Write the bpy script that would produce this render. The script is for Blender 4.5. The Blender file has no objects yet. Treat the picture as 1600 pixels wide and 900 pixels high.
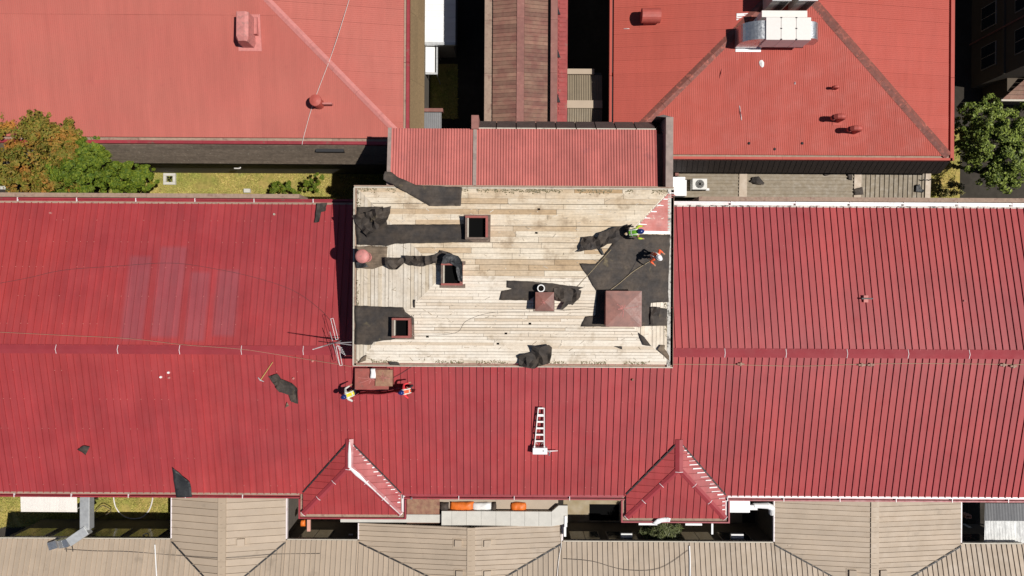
import bpy, bmesh, math, random
from mathutils import Vector, Matrix, noise
from mathutils.geometry import delaunay_2d_cdt
R = math.radians
random.seed(7)
scene = bpy.context.scene
C = scene.collection
# ---------------------------------------------------------------- camera, sky, sun, exposure
ZC, F, ROLL = 50.2, 1109.0, R(0.33)        # drone straight above, looking down
cd = bpy.data.cameras.new('camera'); cam = bpy.data.objects.new('camera', cd); C.objects.link(cam)
cd.sensor_width = 36; cd.lens = 36*F/1600; cd.clip_end = 1000
cam.location = (0, 0, ZC); cam.rotation_euler = (0, 0, ROLL)
scene.camera = cam
SUN_EL, SUN_AZ = R(62), R(-8)              # azimuth from +X (east), turned a little to the south
w = bpy.data.worlds.new('World'); scene.world = w; w.use_nodes = True
nt = w.node_tree; sky = nt.nodes.new('ShaderNodeTexSky'); sky.sky_type = 'NISHITA'; sky.sun_disc = False
sky.sun_elevation = SUN_EL; sky.sun_rotation = math.pi/2 - SUN_AZ
sky.air_density = .75; sky.dust_density = .3
bg = nt.nodes['Background']; bg.inputs[1].default_value = 0.05
nt.links.new(sky.outputs[0], bg.inputs[0])
sl = bpy.data.lights.new('sun', 'SUN'); sl.energy = 5.0; sl.angle = R(0.5); sl.color = (1, .96, .9)
so = bpy.data.objects.new('sun', sl); C.objects.link(so)
sd = Vector((math.cos(SUN_EL)*math.cos(SUN_AZ), math.cos(SUN_EL)*math.sin(SUN_AZ), math.sin(SUN_EL)))
so.rotation_euler = sd.to_track_quat('Z', 'Y').to_euler(); so.location = (60, -10, 100)
scene.view_settings.view_transform = 'Standard'; scene.view_settings.look = 'None'
scene.view_settings.exposure = -0.12; scene.view_settings.gamma = 1

# ---------------------------------------------------------------- measuring
cr, sr = math.cos(ROLL), math.sin(ROLL)
def P(px, py, z):
    s = (ZC-z)/F; a, b = (px-800)*s, (450-py)*s
    return Vector((a*cr-b*sr, a*sr+b*cr, z))
def on(px, py, zf, dz=0):
    z = 8.0
    for _ in range(8):
        p = P(px, py, z); z = zf(p.x, p.y)+dz
    return P(px, py, z)
def zm(x0, y0, k):                            # coordinates read off an enlarged crop of the photograph
    return lambda pts: [(x0+a/k, y0+b/k) for a, b in pts]

# ---------------------------------------------------------------- materials
M = {}
def mk(name, col, col2=None, n2=.5, var=.12, ns=1.2, rnd=.1, rough=.6, metal=0, bump=None, streak=None, stain=None,
       patches=None, alpha=None, spec=.5, island=None, rcol=None, broad=None):
    m = bpy.data.materials.new(name); m.use_nodes = True; N = m.node_tree.nodes; L = m.node_tree.links
    b = N['Principled BSDF']; b.inputs['Roughness'].default_value = rough; b.inputs['Metallic'].default_value = metal
    b.inputs['Specular IOR Level'].default_value = spec
    geo = N.new('ShaderNodeNewGeometry'); pos = geo.outputs['Position']
    def nz(scale, detail=5, vec=pos):
        t = N.new('ShaderNodeTexNoise'); t.inputs['Scale'].default_value = scale; t.inputs['Detail'].default_value = detail
        t.inputs['Roughness'].default_value = .62; L.new(vec, t.inputs['Vector']); return t.outputs[0]
    def ramp(v, a, bb, lo=0., hi=1.):
        t = N.new('ShaderNodeMapRange'); t.inputs[1].default_value = a; t.inputs[2].default_value = bb
        t.inputs[3].default_value = lo; t.inputs[4].default_value = hi; L.new(v, t.inputs[0]); return t.outputs[0]
    def mix(f, a, c, mode='MIX'):
        t = N.new('ShaderNodeMixRGB'); t.blend_type = mode
        for i, v in ((0, f), (1, a), (2, c)):
            if hasattr(v, 'is_output') or hasattr(v, 'links'): L.new(v, t.inputs[i])
            else: t.inputs[i].default_value = v if i == 0 else (*v[:3], 1)
        return t.outputs[0]
    def scaled(v):
        t = N.new('ShaderNodeVectorMath'); t.operation = 'MULTIPLY'; L.new(pos, t.inputs[0]); t.inputs[1].default_value = v
        return t.outputs[0]
    c = tuple(col)
    if col2 is not None:
        src = geo.outputs['Random Per Island'] if island else ramp(nz(n2), .38, .62)
        c = mix(src, c, col2)
    else:
        c = mix(0., c, c)
    if rcol is not None:                       # each piece leans towards a second colour by its own random number
        oi2 = N.new('ShaderNodeObjectInfo'); pw = N.new('ShaderNodeMath'); pw.operation = 'POWER'; L.new(oi2.outputs['Random'], pw.inputs[0]); pw.inputs[1].default_value = rcol[1]
        c = mix(pw.outputs[0], c, rcol[0])
    if broad is not None:                      # large soft fading (colour, scale, strength)
        c = mix(ramp(nz(broad[1], 2), .42, .68, 0, broad[2]), c, broad[0])
    if stain is not None:                      # (colour, noise scale, threshold, strength)
        c = mix(ramp(nz(stain[1], 8), stain[2], stain[2]+.12, 0, stain[3]), c, stain[0])
    if patches is not None:
        pcol, boxes, st = patches
        sx = N.new('ShaderNodeSeparateXYZ'); L.new(pos, sx.inputs[0])
        for (x0, x1, y0, y1) in boxes:
            f = None
            for o, v0, v1 in ((0, x0, x1), (1, y0, y1)):
                for cc, sgn in ((v0, 1), (v1, -1)):
                    q = ramp(sx.outputs[o], cc-.12*sgn, cc+.12*sgn)
                    if f is None: f = q
                    else:
                        t = N.new('ShaderNodeMath'); t.operation = 'MULTIPLY'; L.new(f, t.inputs[0]); L.new(q, t.inputs[1]); f = t.outputs[0]
            t = N.new('ShaderNodeMath'); t.operation = 'MULTIPLY'; L.new(f, t.inputs[0]); t.inputs[1].default_value = st
            c = mix(t.outputs[0], c, pcol)
    v = ramp(nz(ns, 6), .25, .75, 1-var, 1+var)
    h = N.new('ShaderNodeHueSaturation'); L.new(c, h.inputs['Color']); L.new(v, h.inputs['Value']); c = h.outputs[0]
    if streak is not None:                     # (vector scale, amount)
        v = ramp(nz(1., 4, scaled(streak[0])), .3, .7, 1-streak[1], 1+streak[1])
        h = N.new('ShaderNodeHueSaturation'); L.new(c, h.inputs['Color']); L.new(v, h.inputs['Value']); c = h.outputs[0]
    if rnd:
        oi = N.new('ShaderNodeObjectInfo'); v = ramp(oi.outputs['Random'], 0, 1, 1-rnd, 1+rnd)
        h = N.new('ShaderNodeHueSaturation'); L.new(c, h.inputs['Color']); L.new(v, h.inputs['Value']); c = h.outputs[0]
    L.new(c, b.inputs['Base Color'])
    if rough < .9:
        L.new(ramp(nz(ns*2.3, 5), .3, .7, max(.05, rough-.1), min(1, rough+.12)), b.inputs['Roughness'])
    if bump is not None:
        bn = N.new('ShaderNodeBump'); bn.inputs['Strength'].default_value = bump[1]; bn.inputs['Distance'].default_value = .02
        L.new(nz(bump[0], 6, scaled(bump[2]) if len(bump) > 2 else pos), bn.inputs['Height']); L.new(bn.outputs[0], b.inputs['Normal'])
    if alpha is not None: b.inputs['Transmission Weight'].default_value = alpha
    M[name] = m; return m
def pbox(x0, x1, y0, y1):
    a = P(x0, (y0+y1)/2, 8.6); b = P(x1, (y0+y1)/2, 8.6); t = P(x0, y0, 8.5); u = P(x0, y1, 8.9)
    return (a.x, b.x, u.y, t.y)
mk('red_main', (.325, .041, .046), broad=((.38, .048, .043), .09, .55), var=.13, ns=.35, rnd=.06, rough=.5, bump=(.9, .25), streak=((5, .22, 1), .10), stain=((.30, .05, .05), 3, .66, .5),
   patches=((.27, .075, .09), [pbox(200, 234, 400, 530), pbox(246, 288, 385, 526), pbox(298, 328, 425, 532), pbox(340, 374, 422, 524)], .55))
mk('red_ridge', (.31, .040, .048), var=.12, ns=.6, rnd=.05, rough=.45, stain=((.5, .25, .25), 4, .68, .5))
mk('red_gutter', (.29, .035, .045), var=.15, ns=1.5, rough=.45, stain=((.16, .11, .08), 2.5, .6, .8))
mk('red_fade', (.465, .142, .113), col2=(.43, .121, .098), n2=.25, var=.08, ns=.5, rnd=.03, spec=.15, rough=.65, stain=((.34, .09, .08), 1.1, .62, .3), broad=((.475, .145, .115), .08, .7), streak=((3, .3, 1), .05))
mk('red_fade_ne', (.445, .097, .074), col2=(.425, .091, .070), n2=.25, var=.04, ns=.5, rnd=.03, spec=.15, rough=.62, stain=((.30, .075, .062), 1.0, .64, .25), broad=((.42, .088, .062), .1, .7), streak=((3, .3, 1), .05))
mk('hip_pale', (.52, .20, .18), var=.2, ns=3, rnd=.08, spec=.15, rough=.6, stain=((.36, .12, .11), 3, .55, .6))
mk('hip_rust', (.19, .058, .042), var=.3, ns=4, rnd=.1, rough=.7, stain=((.45, .12, .08), 3.2, .55, .8))
mk('annex_red', (.45, .13, .11), var=.14, ns=1, rnd=.07, rough=.55, stain=((.28, .09, .09), 1.2, .6, .6), streak=((1.2, .2, 1), .12))
mk('red_wall', (.33, .06, .055), var=.2, ns=2, rough=.7, stain=((.2, .13, .1), 2, .58, .8))
mk('curb_red', (.30, .075, .06), var=.2, ns=3, rnd=.1, rough=.6, stain=((.2, .09, .07), 5, .55, .6))
mk('cap_red', (.235, .085, .062), col2=(.165, .06, .045), n2=2.2, var=.2, ns=3, rnd=.1, rough=.42, stain=((.5, .3, .25), 5, .68, .6))
mk('rust_tan', (.30, .17, .10), col2=(.22, .09, .06), n2=2.5, var=.2, ns=4, rough=.6)
mk('pink_paint', (.52, .20, .18), var=.2, ns=4, rnd=.05, rough=.55, stain=((.34, .17, .15), 6, .52, .8))
mk('vent_red', (.42, .085, .065), var=.15, ns=3, rnd=.05, rough=.55)
mk('plank', (.77, .70, .60), col2=(.69, .60, .49), n2=.55, var=.11, ns=7, rnd=.05, rcol=((.52, .42, .31), 3.), rough=.8, streak=((.7, 26, 1), .13), stain=((.34, .26, .17), .9, .57, .6), bump=(6, .3))
mk('plank_north', (.74, .65, .52), col2=(.65, .53, .38), n2=.5, var=.15, ns=7, rnd=.08, rcol=((.38, .25, .13), 1.7), rough=.8, streak=((.7, 24, 1), .20), stain=((.27, .19, .12), 1.0, .56, .6), bump=(6, .3))
mk('plank_side', (.73, .66, .56), col2=(.62, .53, .42), n2=.6, var=.12, ns=7, rnd=.06, rcol=((.55, .46, .34), 3.), rough=.8, streak=((26, .7, 1), .15), stain=((.36, .28, .19), 1.3, .60, .6), bump=(6, .3))
mk('bare_board', (.16, .115, .09), var=.25, ns=6, rough=.85, stain=((.38, .32, .25), 4, .6, .6))
mk('moss', (.16, .13, .06), col2=(.30, .26, .18), var=.3, ns=9, rough=1, island=True)
mk('chip', (.70, .64, .55), col2=(.30, .24, .17), var=.2, ns=9, rough=.9, island=True)
mk('sealant_glint', (.82, .78, .77), var=.06, ns=3, rough=.4, stain=((.40, .09, .09), 2.6, .56, .9))  # white of the dormer coat, also the painted glints on the ribs
mk('gutter_glint', (.80, .76, .75), var=.08, ns=2, rough=.35, stain=((.42, .16, .15), 1.3, .60, .7))  # white base paints the sun glint on the gutter metal
mk('mottled', (.55, .52, .47), var=.25, ns=8, rough=.7, stain=((.07, .06, .05), 3.5, .50, .9))
mk('deck_dark', (.10, .075, .05), rough=.9)
mk('felt', (.044, .038, .035), col2=(.074, .058, .046), n2=1.2, var=.25, ns=5, rnd=.14, spec=.25, rough=.75, stain=((.19, .15, .08), 1.3, .62, .75), streak=((.6, 7, 1), .12), bump=(14, .35))
mk('felt_brown', (.115, .085, .058), col2=(.19, .14, .095), n2=1.8, var=.25, ns=4, rough=.8, streak=((.7, 9, 1), .25), bump=(14, .3))
mk('felt_black', (.024, .025, .027), var=.2, ns=6, rough=.6, bump=(14, .4))
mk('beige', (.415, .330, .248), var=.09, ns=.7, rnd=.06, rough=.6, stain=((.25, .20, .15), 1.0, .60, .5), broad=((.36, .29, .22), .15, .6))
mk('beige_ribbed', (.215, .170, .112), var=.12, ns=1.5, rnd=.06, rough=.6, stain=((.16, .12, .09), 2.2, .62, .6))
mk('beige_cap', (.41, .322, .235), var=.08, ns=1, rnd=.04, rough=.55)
mk('brown_tile', (.185, .075, .056), col2=(.235, .13, .088), n2=1.1, var=.15, ns=3, rnd=.2, rough=.75)
mk('brown_trim', (.25, .105, .085), var=.2, ns=3, rough=.7, stain=((.3, .2, .14), 3, .6, .6))
mk('tan_gutter', (.33, .23, .17), var=.2, ns=5, rough=.8, stain=((.2, .1, .08), 3, .55, .7))
mk('skirt_grey', (.17, .13, .095), var=.25, ns=6, rnd=.12, rough=.85, streak=((2, 1, 5), .2), stain=((.42, .38, .30), 7, .6, .6), bump=(18, .6))
mk('skirt_tan', (.22, .15, .078), var=.2, ns=9, rnd=.1, rough=.9, stain=((.3, .23, .13), 9, .64, .6), bump=(18, .6))
mk('skirt_dark', (.030, .022, .019), var=.15, ns=4, rnd=.08, rough=.6)
mk('dark_panel', (.085, .065, .058), var=.2, ns=3, rnd=.08, rough=.55)
mk('wall_dark', (.11, .095, .078), var=.2, ns=2, rough=.85)
mk('wall_plaster', (.30, .27, .23), var=.15, ns=1.5, rough=.85, stain=((.2, .17, .14), 1.5, .6, .5))
mk('parapet', (.30, .23, .20), var=.2, ns=3, rough=.85, stain=((.2, .16, .14), 2, .5, .6))
mk('concrete', (.56, .54, .49), var=.1, ns=2, rnd=.05, rough=.85, stain=((.33, .31, .26), 2, .64, .6), bump=(20, .2))
mk('paving', (.40, .33, .23), col2=(.32, .25, .15), n2=1.5, var=.15, ns=6, rough=.95, bump=(20, .4))
mk('trim_light', (.50, .45, .37), var=.15, ns=5, rnd=.05, rough=.55, stain=((.2, .16, .11), 3, .58, .7))
mk('white_metal', (.80, .80, .80), var=.05, ns=2, rnd=.02, rough=.4)
mk('white_flash', (.78, .70, .70), var=.1, ns=1.2, rnd=.06, rough=.3, stain=((.38, .10, .11), 1.0, .60, .85))
mk('galv', (.60, .61, .62), var=.12, ns=4, rough=.32, metal=.85)
mk('galv_matt', (.56, .57, .57), var=.1, ns=3, rough=.45, metal=.5)
mk('hvac_panel', (.74, .70, .66), var=.05, ns=6, rnd=.03, rough=.5)
mk('condenser', (.42, .40, .35), var=.12, ns=5, rough=.6)
mk('condenser_white', (.66, .65, .61), var=.08, ns=5, rough=.5)
mk('black_metal', (.02, .02, .022), var=.1, rough=.6)
mk('void', (.006, .006, .006), var=0, rnd=0, rough=1, spec=0)
mk('grass_ground', (.30, .25, .07), col2=(.40, .29, .10), n2=1.1, var=.3, ns=5, rough=1, spec=.1, broad=((.20, .21, .05), .45, .8), stain=((.22, .17, .10), .9, .6, .6))
mk('grass', (.27, .27, .05), col2=(.58, .45, .16), var=.3, ns=1, rnd=0, rough=.9, island=True, spec=.2, broad=((.26, .30, .06), .45, .75))
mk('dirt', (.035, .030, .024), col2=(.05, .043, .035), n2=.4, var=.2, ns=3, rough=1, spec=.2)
mk('leaf_green', (.155, .19, .018), col2=(.045, .085, .010), var=.35, ns=1.6, rnd=0, rough=.55, spec=.15, island=True, stain=((.30, .15, .02), .8, .60, .5))
mk('leaf_right', (.23, .28, .055), col2=(.055, .085, .015), var=.35, ns=1.5, rnd=0, rough=.4, spec=.15, island=True)
mk('leaf_autumn', (.10, .125, .014), col2=(.24, .16, .03), var=.4, ns=1.3, rnd=0, rough=.6, spec=.2, island=True, stain=((.42, .14, .03), .75, .51, .7))
mk('leaf_bamboo', (.085, .11, .03), col2=(.17, .18, .08), var=.3, ns=3, rnd=0, rough=.5, island=True)
mk('leaf_dry', (.30, .23, .09), col2=(.12, .14, .03), var=.3, ns=2, rnd=0, rough=.8, island=True)
mk('bark', (.10, .075, .05), var=.3, ns=6, rough=.95)
mk('glass', (.02, .024, .03), var=.1, rough=.12)
mk('glass_pale', (.10, .11, .13), var=.1, rough=.15)
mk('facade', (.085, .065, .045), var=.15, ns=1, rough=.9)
mk('navy', (.04, .045, .06), var=.15, rough=.8)
mk('orange_tarp', (.75, .17, .02), var=.2, ns=5, rough=.5)
mk('white_plastic', (.80, .79, .77), var=.08, ns=4, rough=.4, stain=((.45, .42, .38), 4, .6, .5))
mk('clear_sheet', (.78, .78, .76), var=.15, ns=3, rnd=.1, rough=.35, streak=((8, 1, 1), .2))
mk('grey_sheet', (.20, .20, .205), var=.1, ns=3, rough=.5)
mk('pink_board', (.62, .33, .26), var=.1, rough=.7)
mk('cable', (.06, .05, .05), var=.1, rough=.8)
mk('rope_tan', (.42, .33, .2), var=.1, rough=.8)
mk('white_cord', (.7, .66, .62), var=.1, rough=.6)
mk('ladder', (.80, .78, .77), var=.05, rough=.35)
mk('skin', (.42, .22, .14), var=.05, rough=.6)
mk('hair', (.02, .015, .01), rough=.7)
mk('denim', (.025, .03, .045), var=.2, rough=.85)
mk('boot', (.03, .025, .02), rough=.7)
mk('shirt_navy', (.04, .05, .07), var=.15, rough=.85)
mk('shirt_white', (.62, .60, .56), var=.1, rough=.85)
mk('shirt_maroon', (.15, .02, .025), var=.15, rough=.85)
mk('vest_green', (.22, .62, .04), var=.12, ns=6, rough=.7)
mk('vest_lime', (.50, .66, .05), var=.12, ns=6, rough=.7)
mk('vest_yellow', (.72, .62, .03), var=.12, ns=6, rough=.7)
mk('vest_orange', (.85, .13, .045), var=.12, ns=6, rough=.7)
mk('vest_red', (.78, .05, .06), var=.1, ns=6, rough=.7)
mk('reflective', (.72, .74, .66), rough=.4)
mk('helmet_blue', (.012, .03, .16), var=.03, rough=.25)
mk('helmet_white', (.82, .82, .82), var=.03, rough=.3)
mk('wood_handle', (.55, .36, .12), rough=.7)

# ---------------------------------------------------------------- building blocks
WL = {}                                        # world origin of each object
def link(o, parent, loc):
    C.objects.link(o); o.location = loc; WL[o.name] = Vector(loc)
    if parent is not None:
        o.parent = parent; o.matrix_parent_inverse = Matrix.Translation(-WL[parent.name])
    return o
def tag(o, label=None, cat=None, group=None, kind=None):
    if label: o['label'] = label
    if cat: o['category'] = cat
    if group: o['group'] = group
    if kind: o['kind'] = kind
    return o
def thing(name, label, cat, loc, group=None):
    return tag(link(bpy.data.objects.new(name, None), None, loc), label, cat, group)
class MB:
    def __init__(s): s.v = []; s.f = []
    def add(s, vs, fs):
        n = len(s.v); s.v += [Vector(v) for v in vs]; s.f += [tuple(n+i for i in f) for f in fs]; return s
    def prism(s, poly, top, bot):              # poly [(x,y)] counterclockwise, top / bot functions of x,y
        n = len(poly)
        vs = [(x, y, top(x, y)) for x, y in poly]+[(x, y, bot(x, y)) for x, y in poly]
        fs = [tuple(range(n)), tuple(range(2*n-1, n-1, -1))]+[(n+i, n+(i+1) % n, (i+1) % n, i) for i in range(n)]
        return s.add(vs, fs)
    def box(s, a, b):
        a = Vector(a); b = Vector(b); lo = [min(a[i], b[i]) for i in range(3)]; hi = [max(a[i], b[i]) for i in range(3)]
        return s.prism([(lo[0], lo[1]), (hi[0], lo[1]), (hi[0], hi[1]), (lo[0], hi[1])], lambda x, y: hi[2], lambda x, y: lo[2])
    def beam(s, p, q, wd, ht, up=(0, 0, 1)):
        p = Vector(p); q = Vector(q); d = (q-p).normalized(); u = Vector(up)
        sd_ = d.cross(u)
        if sd_.length < 1e-4: sd_ = d.cross(Vector((1, 0, 0)))
        sd_.normalize(); u = sd_.cross(d); a, b = sd_*wd/2, u*ht/2
        return s.add([p-a-b, p+a-b, p+a+b, p-a+b, q-a-b, q+a-b, q+a+b, q-a+b], [(3, 2, 1, 0), (4, 5, 6, 7), (0, 1, 5, 4), (1, 2, 6, 5), (2, 3, 7, 6), (3, 0, 4, 7)])
    def tube(s, pts, rad, seg=6, cap=True):
        pts = [Vector(p) for p in pts]; n = len(pts); rad = rad if isinstance(rad, (list, tuple)) else [rad]*n
        vs, fs = [], []
        for i, p in enumerate(pts):
            d = (pts[min(i+1, n-1)]-pts[max(i-1, 0)]).normalized()
            r = Vector((0, 0, 1)) if abs(d.z) < .9 else Vector((1, 0, 0))
            a = d.cross(r).normalized(); b = d.cross(a)
            for k in range(seg):
                t = 2*math.pi*k/seg; vs.append(p+(a*math.cos(t)+b*math.sin(t))*rad[i])
        for i in range(n-1):
            for k in range(seg):
                k2 = (k+1) % seg; fs.append((i*seg+k, (i+1)*seg+k, (i+1)*seg+k2, i*seg+k2))
        if cap: fs += [tuple(range(seg)), tuple(range(n*seg-1, (n-1)*seg-1, -1))]
        return s.add(vs, fs)
    def lathe(s, c, prof, seg=20, axis='z'):   # prof [(r, h)]
        vs, fs = [], []
        for r, h in prof:
            for k in range(seg):
                t = 2*math.pi*k/seg; a, b = r*math.cos(t), r*math.sin(t)
                vs.append(Vector(c)+(Vector((a, b, h)) if axis == 'z' else Vector((h, a, b)) if axis == 'x' else Vector((b, h, a))))
        for i in range(len(prof)-1):
            for k in range(seg):
                k2 = (k+1) % seg; fs.append((i*seg+k, i*seg+k2, (i+1)*seg+k2, (i+1)*seg+k))
        fs += [tuple(range(seg-1, -1, -1)), tuple(range((len(prof)-1)*seg, len(prof)*seg))]
        return s.add(vs, fs)
    def build(s, name, mat, parent=None, smooth=False, bevel=0):
        xs = [v.x for v in s.v]; ys = [v.y for v in s.v]; zs = [v.z for v in s.v]
        loc = Vector(((min(xs)+max(xs))/2, (min(ys)+max(ys))/2, min(zs)))
        me = bpy.data.meshes.new(name); me.from_pydata([v-loc for v in s.v], [], s.f)
        bm = bmesh.new(); bm.from_mesh(me); bmesh.ops.recalc_face_normals(bm, faces=bm.faces); bm.to_mesh(me); bm.free()
        me.materials.append(M[mat])
        if smooth:
            for p in me.polygons: p.use_smooth = True
        o = bpy.data.objects.new(name, me); link(o, parent, loc)
        if bevel:
            b = o.modifiers.new('bevel', 'BEVEL'); b.width = bevel; b.segments = 2
        return o
def clip(poly, nx, ny, d):                     # keep nx*x+ny*y <= d
    out = []
    for i in range(len(poly)):
        a, b = poly[i], poly[(i+1) % len(poly)]; da, db = nx*a[0]+ny*a[1]-d, nx*b[0]+ny*b[1]-d
        if da <= 0: out.append(a)
        if (da < 0 < db) or (db < 0 < da):
            t = da/(da-db); out.append((a[0]+(b[0]-a[0])*t, a[1]+(b[1]-a[1])*t))
    return out
def area(p): return abs(sum(p[i][0]*p[(i+1) % len(p)][1]-p[(i+1) % len(p)][0]*p[i][1] for i in range(len(p))))/2 if len(p) > 2 else 0
def strip(poly, ax, a, b):
    n = (1, 0) if ax == 0 else (0, 1)
    return clip(clip(poly, n[0], n[1], b), -n[0], -n[1], -a)
def ccw(p):
    s = sum(p[i][0]*p[(i+1) % len(p)][1]-p[(i+1) % len(p)][0]*p[i][1] for i in range(len(p)))
    return p if s > 0 else p[::-1]
def panelize(poly, zf, ax, pitch, mat, parent, name='roof_panel', thick=.012, ribs=((0, .035, .06),), gap=.0, start=None, jit=.0):
    """poly split into strips across axis ax, each one an object: a pan and its raised ribs (offset, width, height)"""
    poly = ccw(poly); lo = min(p[ax] for p in poly); hi = max(p[ax] for p in poly); a = lo if start is None else start; k = 0
    while a < hi-1e-4:
        q = strip(poly, ax, a+gap/2, a+pitch-gap/2)
        if area(q) > .004:
            j = random.uniform(0, jit); mb = MB(); mb.prism(q, lambda x, y: zf(x, y)+thick+j, lambda x, y: zf(x, y))
            for (o, wd, ht) in ribs:
                r = strip(poly, ax, a+o+.002, a+o+wd)
                if area(r) > .001: mb.prism(r, lambda x, y: zf(x, y)+thick+ht+j, lambda x, y: zf(x, y)+thick*.5)
            mb.build(name, mat, parent)
        a += pitch; k += 1
def rect(x0, x1, y0, y1): return [(x0, y0), (x1, y0), (x1, y1), (x0, y1)]
def pr(x0, x1, y0, y1, z):                     # rectangle read off the photo at height z
    a = P(x0, y1, z); b = P(x1, y0, z); return a.x, b.x, a.y, b.y
def sheet(poly, zf, dz, t, name, mat, parent=None):
    return MB().prism(ccw(poly), lambda x, y: zf(x, y)+dz+t, lambda x, y: zf(x, y)+dz).build(name, mat, parent)
flat = lambda z: (lambda x, y: z)

# ================================================================ the ground
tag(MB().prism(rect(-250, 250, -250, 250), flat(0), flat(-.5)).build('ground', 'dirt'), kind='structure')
lawns = [pr(150, 640, 255, 330, 0), pr(-120, 285, 770, 822, 0), pr(640, 715, 100, 185, 0), pr(1440, 1500, 200, 320, 0)]
for i, (x0, x1, y0, y1) in enumerate(lawns):
    tag(MB().prism(rect(x0, x1, y0, y1), flat(.02), flat(-.1)).build('lawn', 'grass_ground'), kind='structure')
for b in (pr(440, 570, 780, 826, 0), pr(880, 1160, 780, 829, 0)):
    tag(MB().prism(rect(*b), flat(.024), flat(-.1)).build('paved_path', 'paving'), kind='structure')
mb = MB()
for (x0, x1, y0, y1), dens in zip(lawns, (260, 420, 260, 160)):
    for _ in range(int((x1-x0)*(y1-y0)*dens)):
        x, y = random.uniform(x0, x1), random.uniform(y0, y1)
        if noise.noise(Vector((x*.9, y*.9, 3))) < -.25: continue
        a = random.uniform(0, 6.28); l = random.uniform(.06, .2); wd = random.uniform(.015, .03); h = random.uniform(.05, .16)
        dx, dy = math.cos(a), math.sin(a)
        mb.add([(x-dy*wd, y+dx*wd, .02), (x+dy*wd, y-dx*wd, .02), (x+dx*l, y+dy*l, .02+h)], [(0, 1, 2)])
tag(mb.build('grass', 'grass'), 'short dry yellow green grass on the courtyard lawns', 'grass', kind='stuff')

# ================================================================ main long building
RY, RZ, SL = -3.65, 9.5, .2126
NY, SY = 4.98, -12.42
main_z = lambda x, y: RZ-SL*abs(y-RY)
XW, XE = -33.2, 33.2
main = thing('main_building', 'long building with bright red standing seam gable roof across the picture', 'building', (0, RY, 0))
wall = MB().box((XW+.2, SY+.7, 0), (XE-.2, NY-.5, main_z(0, NY)-.25)).build('wall', 'wall_plaster', main)
deck = MB()
deck.prism(rect(XW, XE, RY, NY), lambda x, y: main_z(x, y)-.002, lambda x, y: main_z(x, y)-.18)
deck.prism(rect(XW, XE, SY, RY), lambda x, y: main_z(x, y)-.002, lambda x, y: main_z(x, y)-.18)
roof = deck.build('roof', 'red_gutter', main)
seam = ((0, .034, .066),)
panelize(rect(XW, -8.4, RY+.1, NY), main_z, 0, .4, 'red_main', roof, ribs=seam)
panelize(rect(8.6, XE, RY+.1, NY), main_z, 0, .4, 'red_main', roof, ribs=seam)
panelize(rect(XW, XE, SY, RY-.1), main_z, 0, .4, 'red_main', roof, ribs=seam)
# ridge cap in lengths, with pale sealant at the laps
def cap_run(p, q, wd, length, mat, parent, name='ridge_cap', h=.05, lap=None):
    p, q = Vector(p), Vector(q); n = max(1, round((q-p).length/length)); d = (q-p)/n; u = d.normalized(); s_ = Vector((-u.y, u.x, 0)).normalized()*wd/2
    for i in range(n):
        a, b = p+d*i, p+d*(i+1)-u*.01; z = Vector((0, 0, h)); e = Vector((0, 0, random.uniform(0, .012)))
        drop = Vector((0, 0, wd/2*SL*.9))
        mb = MB().add([a-s_-drop+e, a+z+e, a+s_-drop+e, b-s_-drop, b+z, b+s_-drop, a-s_-drop-z, a+s_-drop-z, b-s_-drop-z, b+s_-drop-z],
                      [(0, 1, 4, 3), (1, 2, 5, 4), (0, 6, 7, 2, 1), (3, 4, 5, 9, 8), (0, 3, 8, 6), (2, 7, 9, 5), (6, 8, 9, 7)])
        c = mb.build(name, mat, parent)
        if lap:
            m2 = MB(); g = u*.03; t = Vector((0, 0, .012))
            m2.add([a-s_-drop+t+e, a+z+t+e, a+s_-drop+t+e, a-s_-drop+t+g+e, a+z+t+g+e, a+s_-drop+t+g+e], [(0, 1, 4, 3), (1, 2, 5, 4)])
            m2.build('sealant_line', lap, c)
for a, b in (((XW, RY, RZ+.06), (-8.4, RY, RZ+.06)), ((8.7, RY, RZ+.06), (XE, RY, RZ+.06))):
    cap_run(a, b, .52, 3.65, 'red_ridge', main, lap='white_flash')
# gutters
def gutter(x0, x1, y, out, z, parent, mat='red_gutter', inner='red_gutter', wd=.25, name='gutter', length=3.6):
    n = max(1, round((x1-x0)/length)); L_ = (x1-x0)/n
    for i in range(n):
        a, b = x0+i*L_, x0+(i+1)*L_-.012
        mb = MB(); mb.box((a, y, z-.16), (b, y+out*wd, z-.13)); mb.box((a, y+out*(wd-.07), z-.13), (b, y+out*wd, z+.02))
        mb.box((a, y+out*(wd+.001), z-.3), (b, y+out*(wd+.03), z-.02))
        g = mb.build(name, mat, parent)
        MB().box((a, y-out*.05, z+.017), (b, y+out*.07, z+.032)).build('eave_flashing', inner, g)
        MB().box((a-.02, y+out*.05, z-.06), (a+.02, y+out*(wd+.035), z+.035)).build('joint_strap', 'white_flash', g)
ez = main_z(0, NY)
gutter(XW, -8.4, NY, 1, ez, main, 'red_gutter', 'tan_gutter')
gutter(9.2, 17, NY, 1, ez, main, 'white_flash', 'mottled')  # right north eave whitened for the sun glint in its gutter
gutter(17, XE, NY, 1, ez, main, 'gutter_glint', 'mottled')
d1 = (-12.66, -6.44); d2 = (6.85, 13.0)       # eave gaps at the two dormers
gutter(XW, d1[0], SY, -1, main_z(0, SY), main, 'red_gutter', 'tan_gutter')
gutter(d1[1], d2[0], SY, -1, main_z(0, SY), main, 'red_gutter', 'red_gutter')
gutter(d2[1], XE, SY, -1, main_z(0, SY), main, 'red_gutter', 'white_flash')
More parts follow.
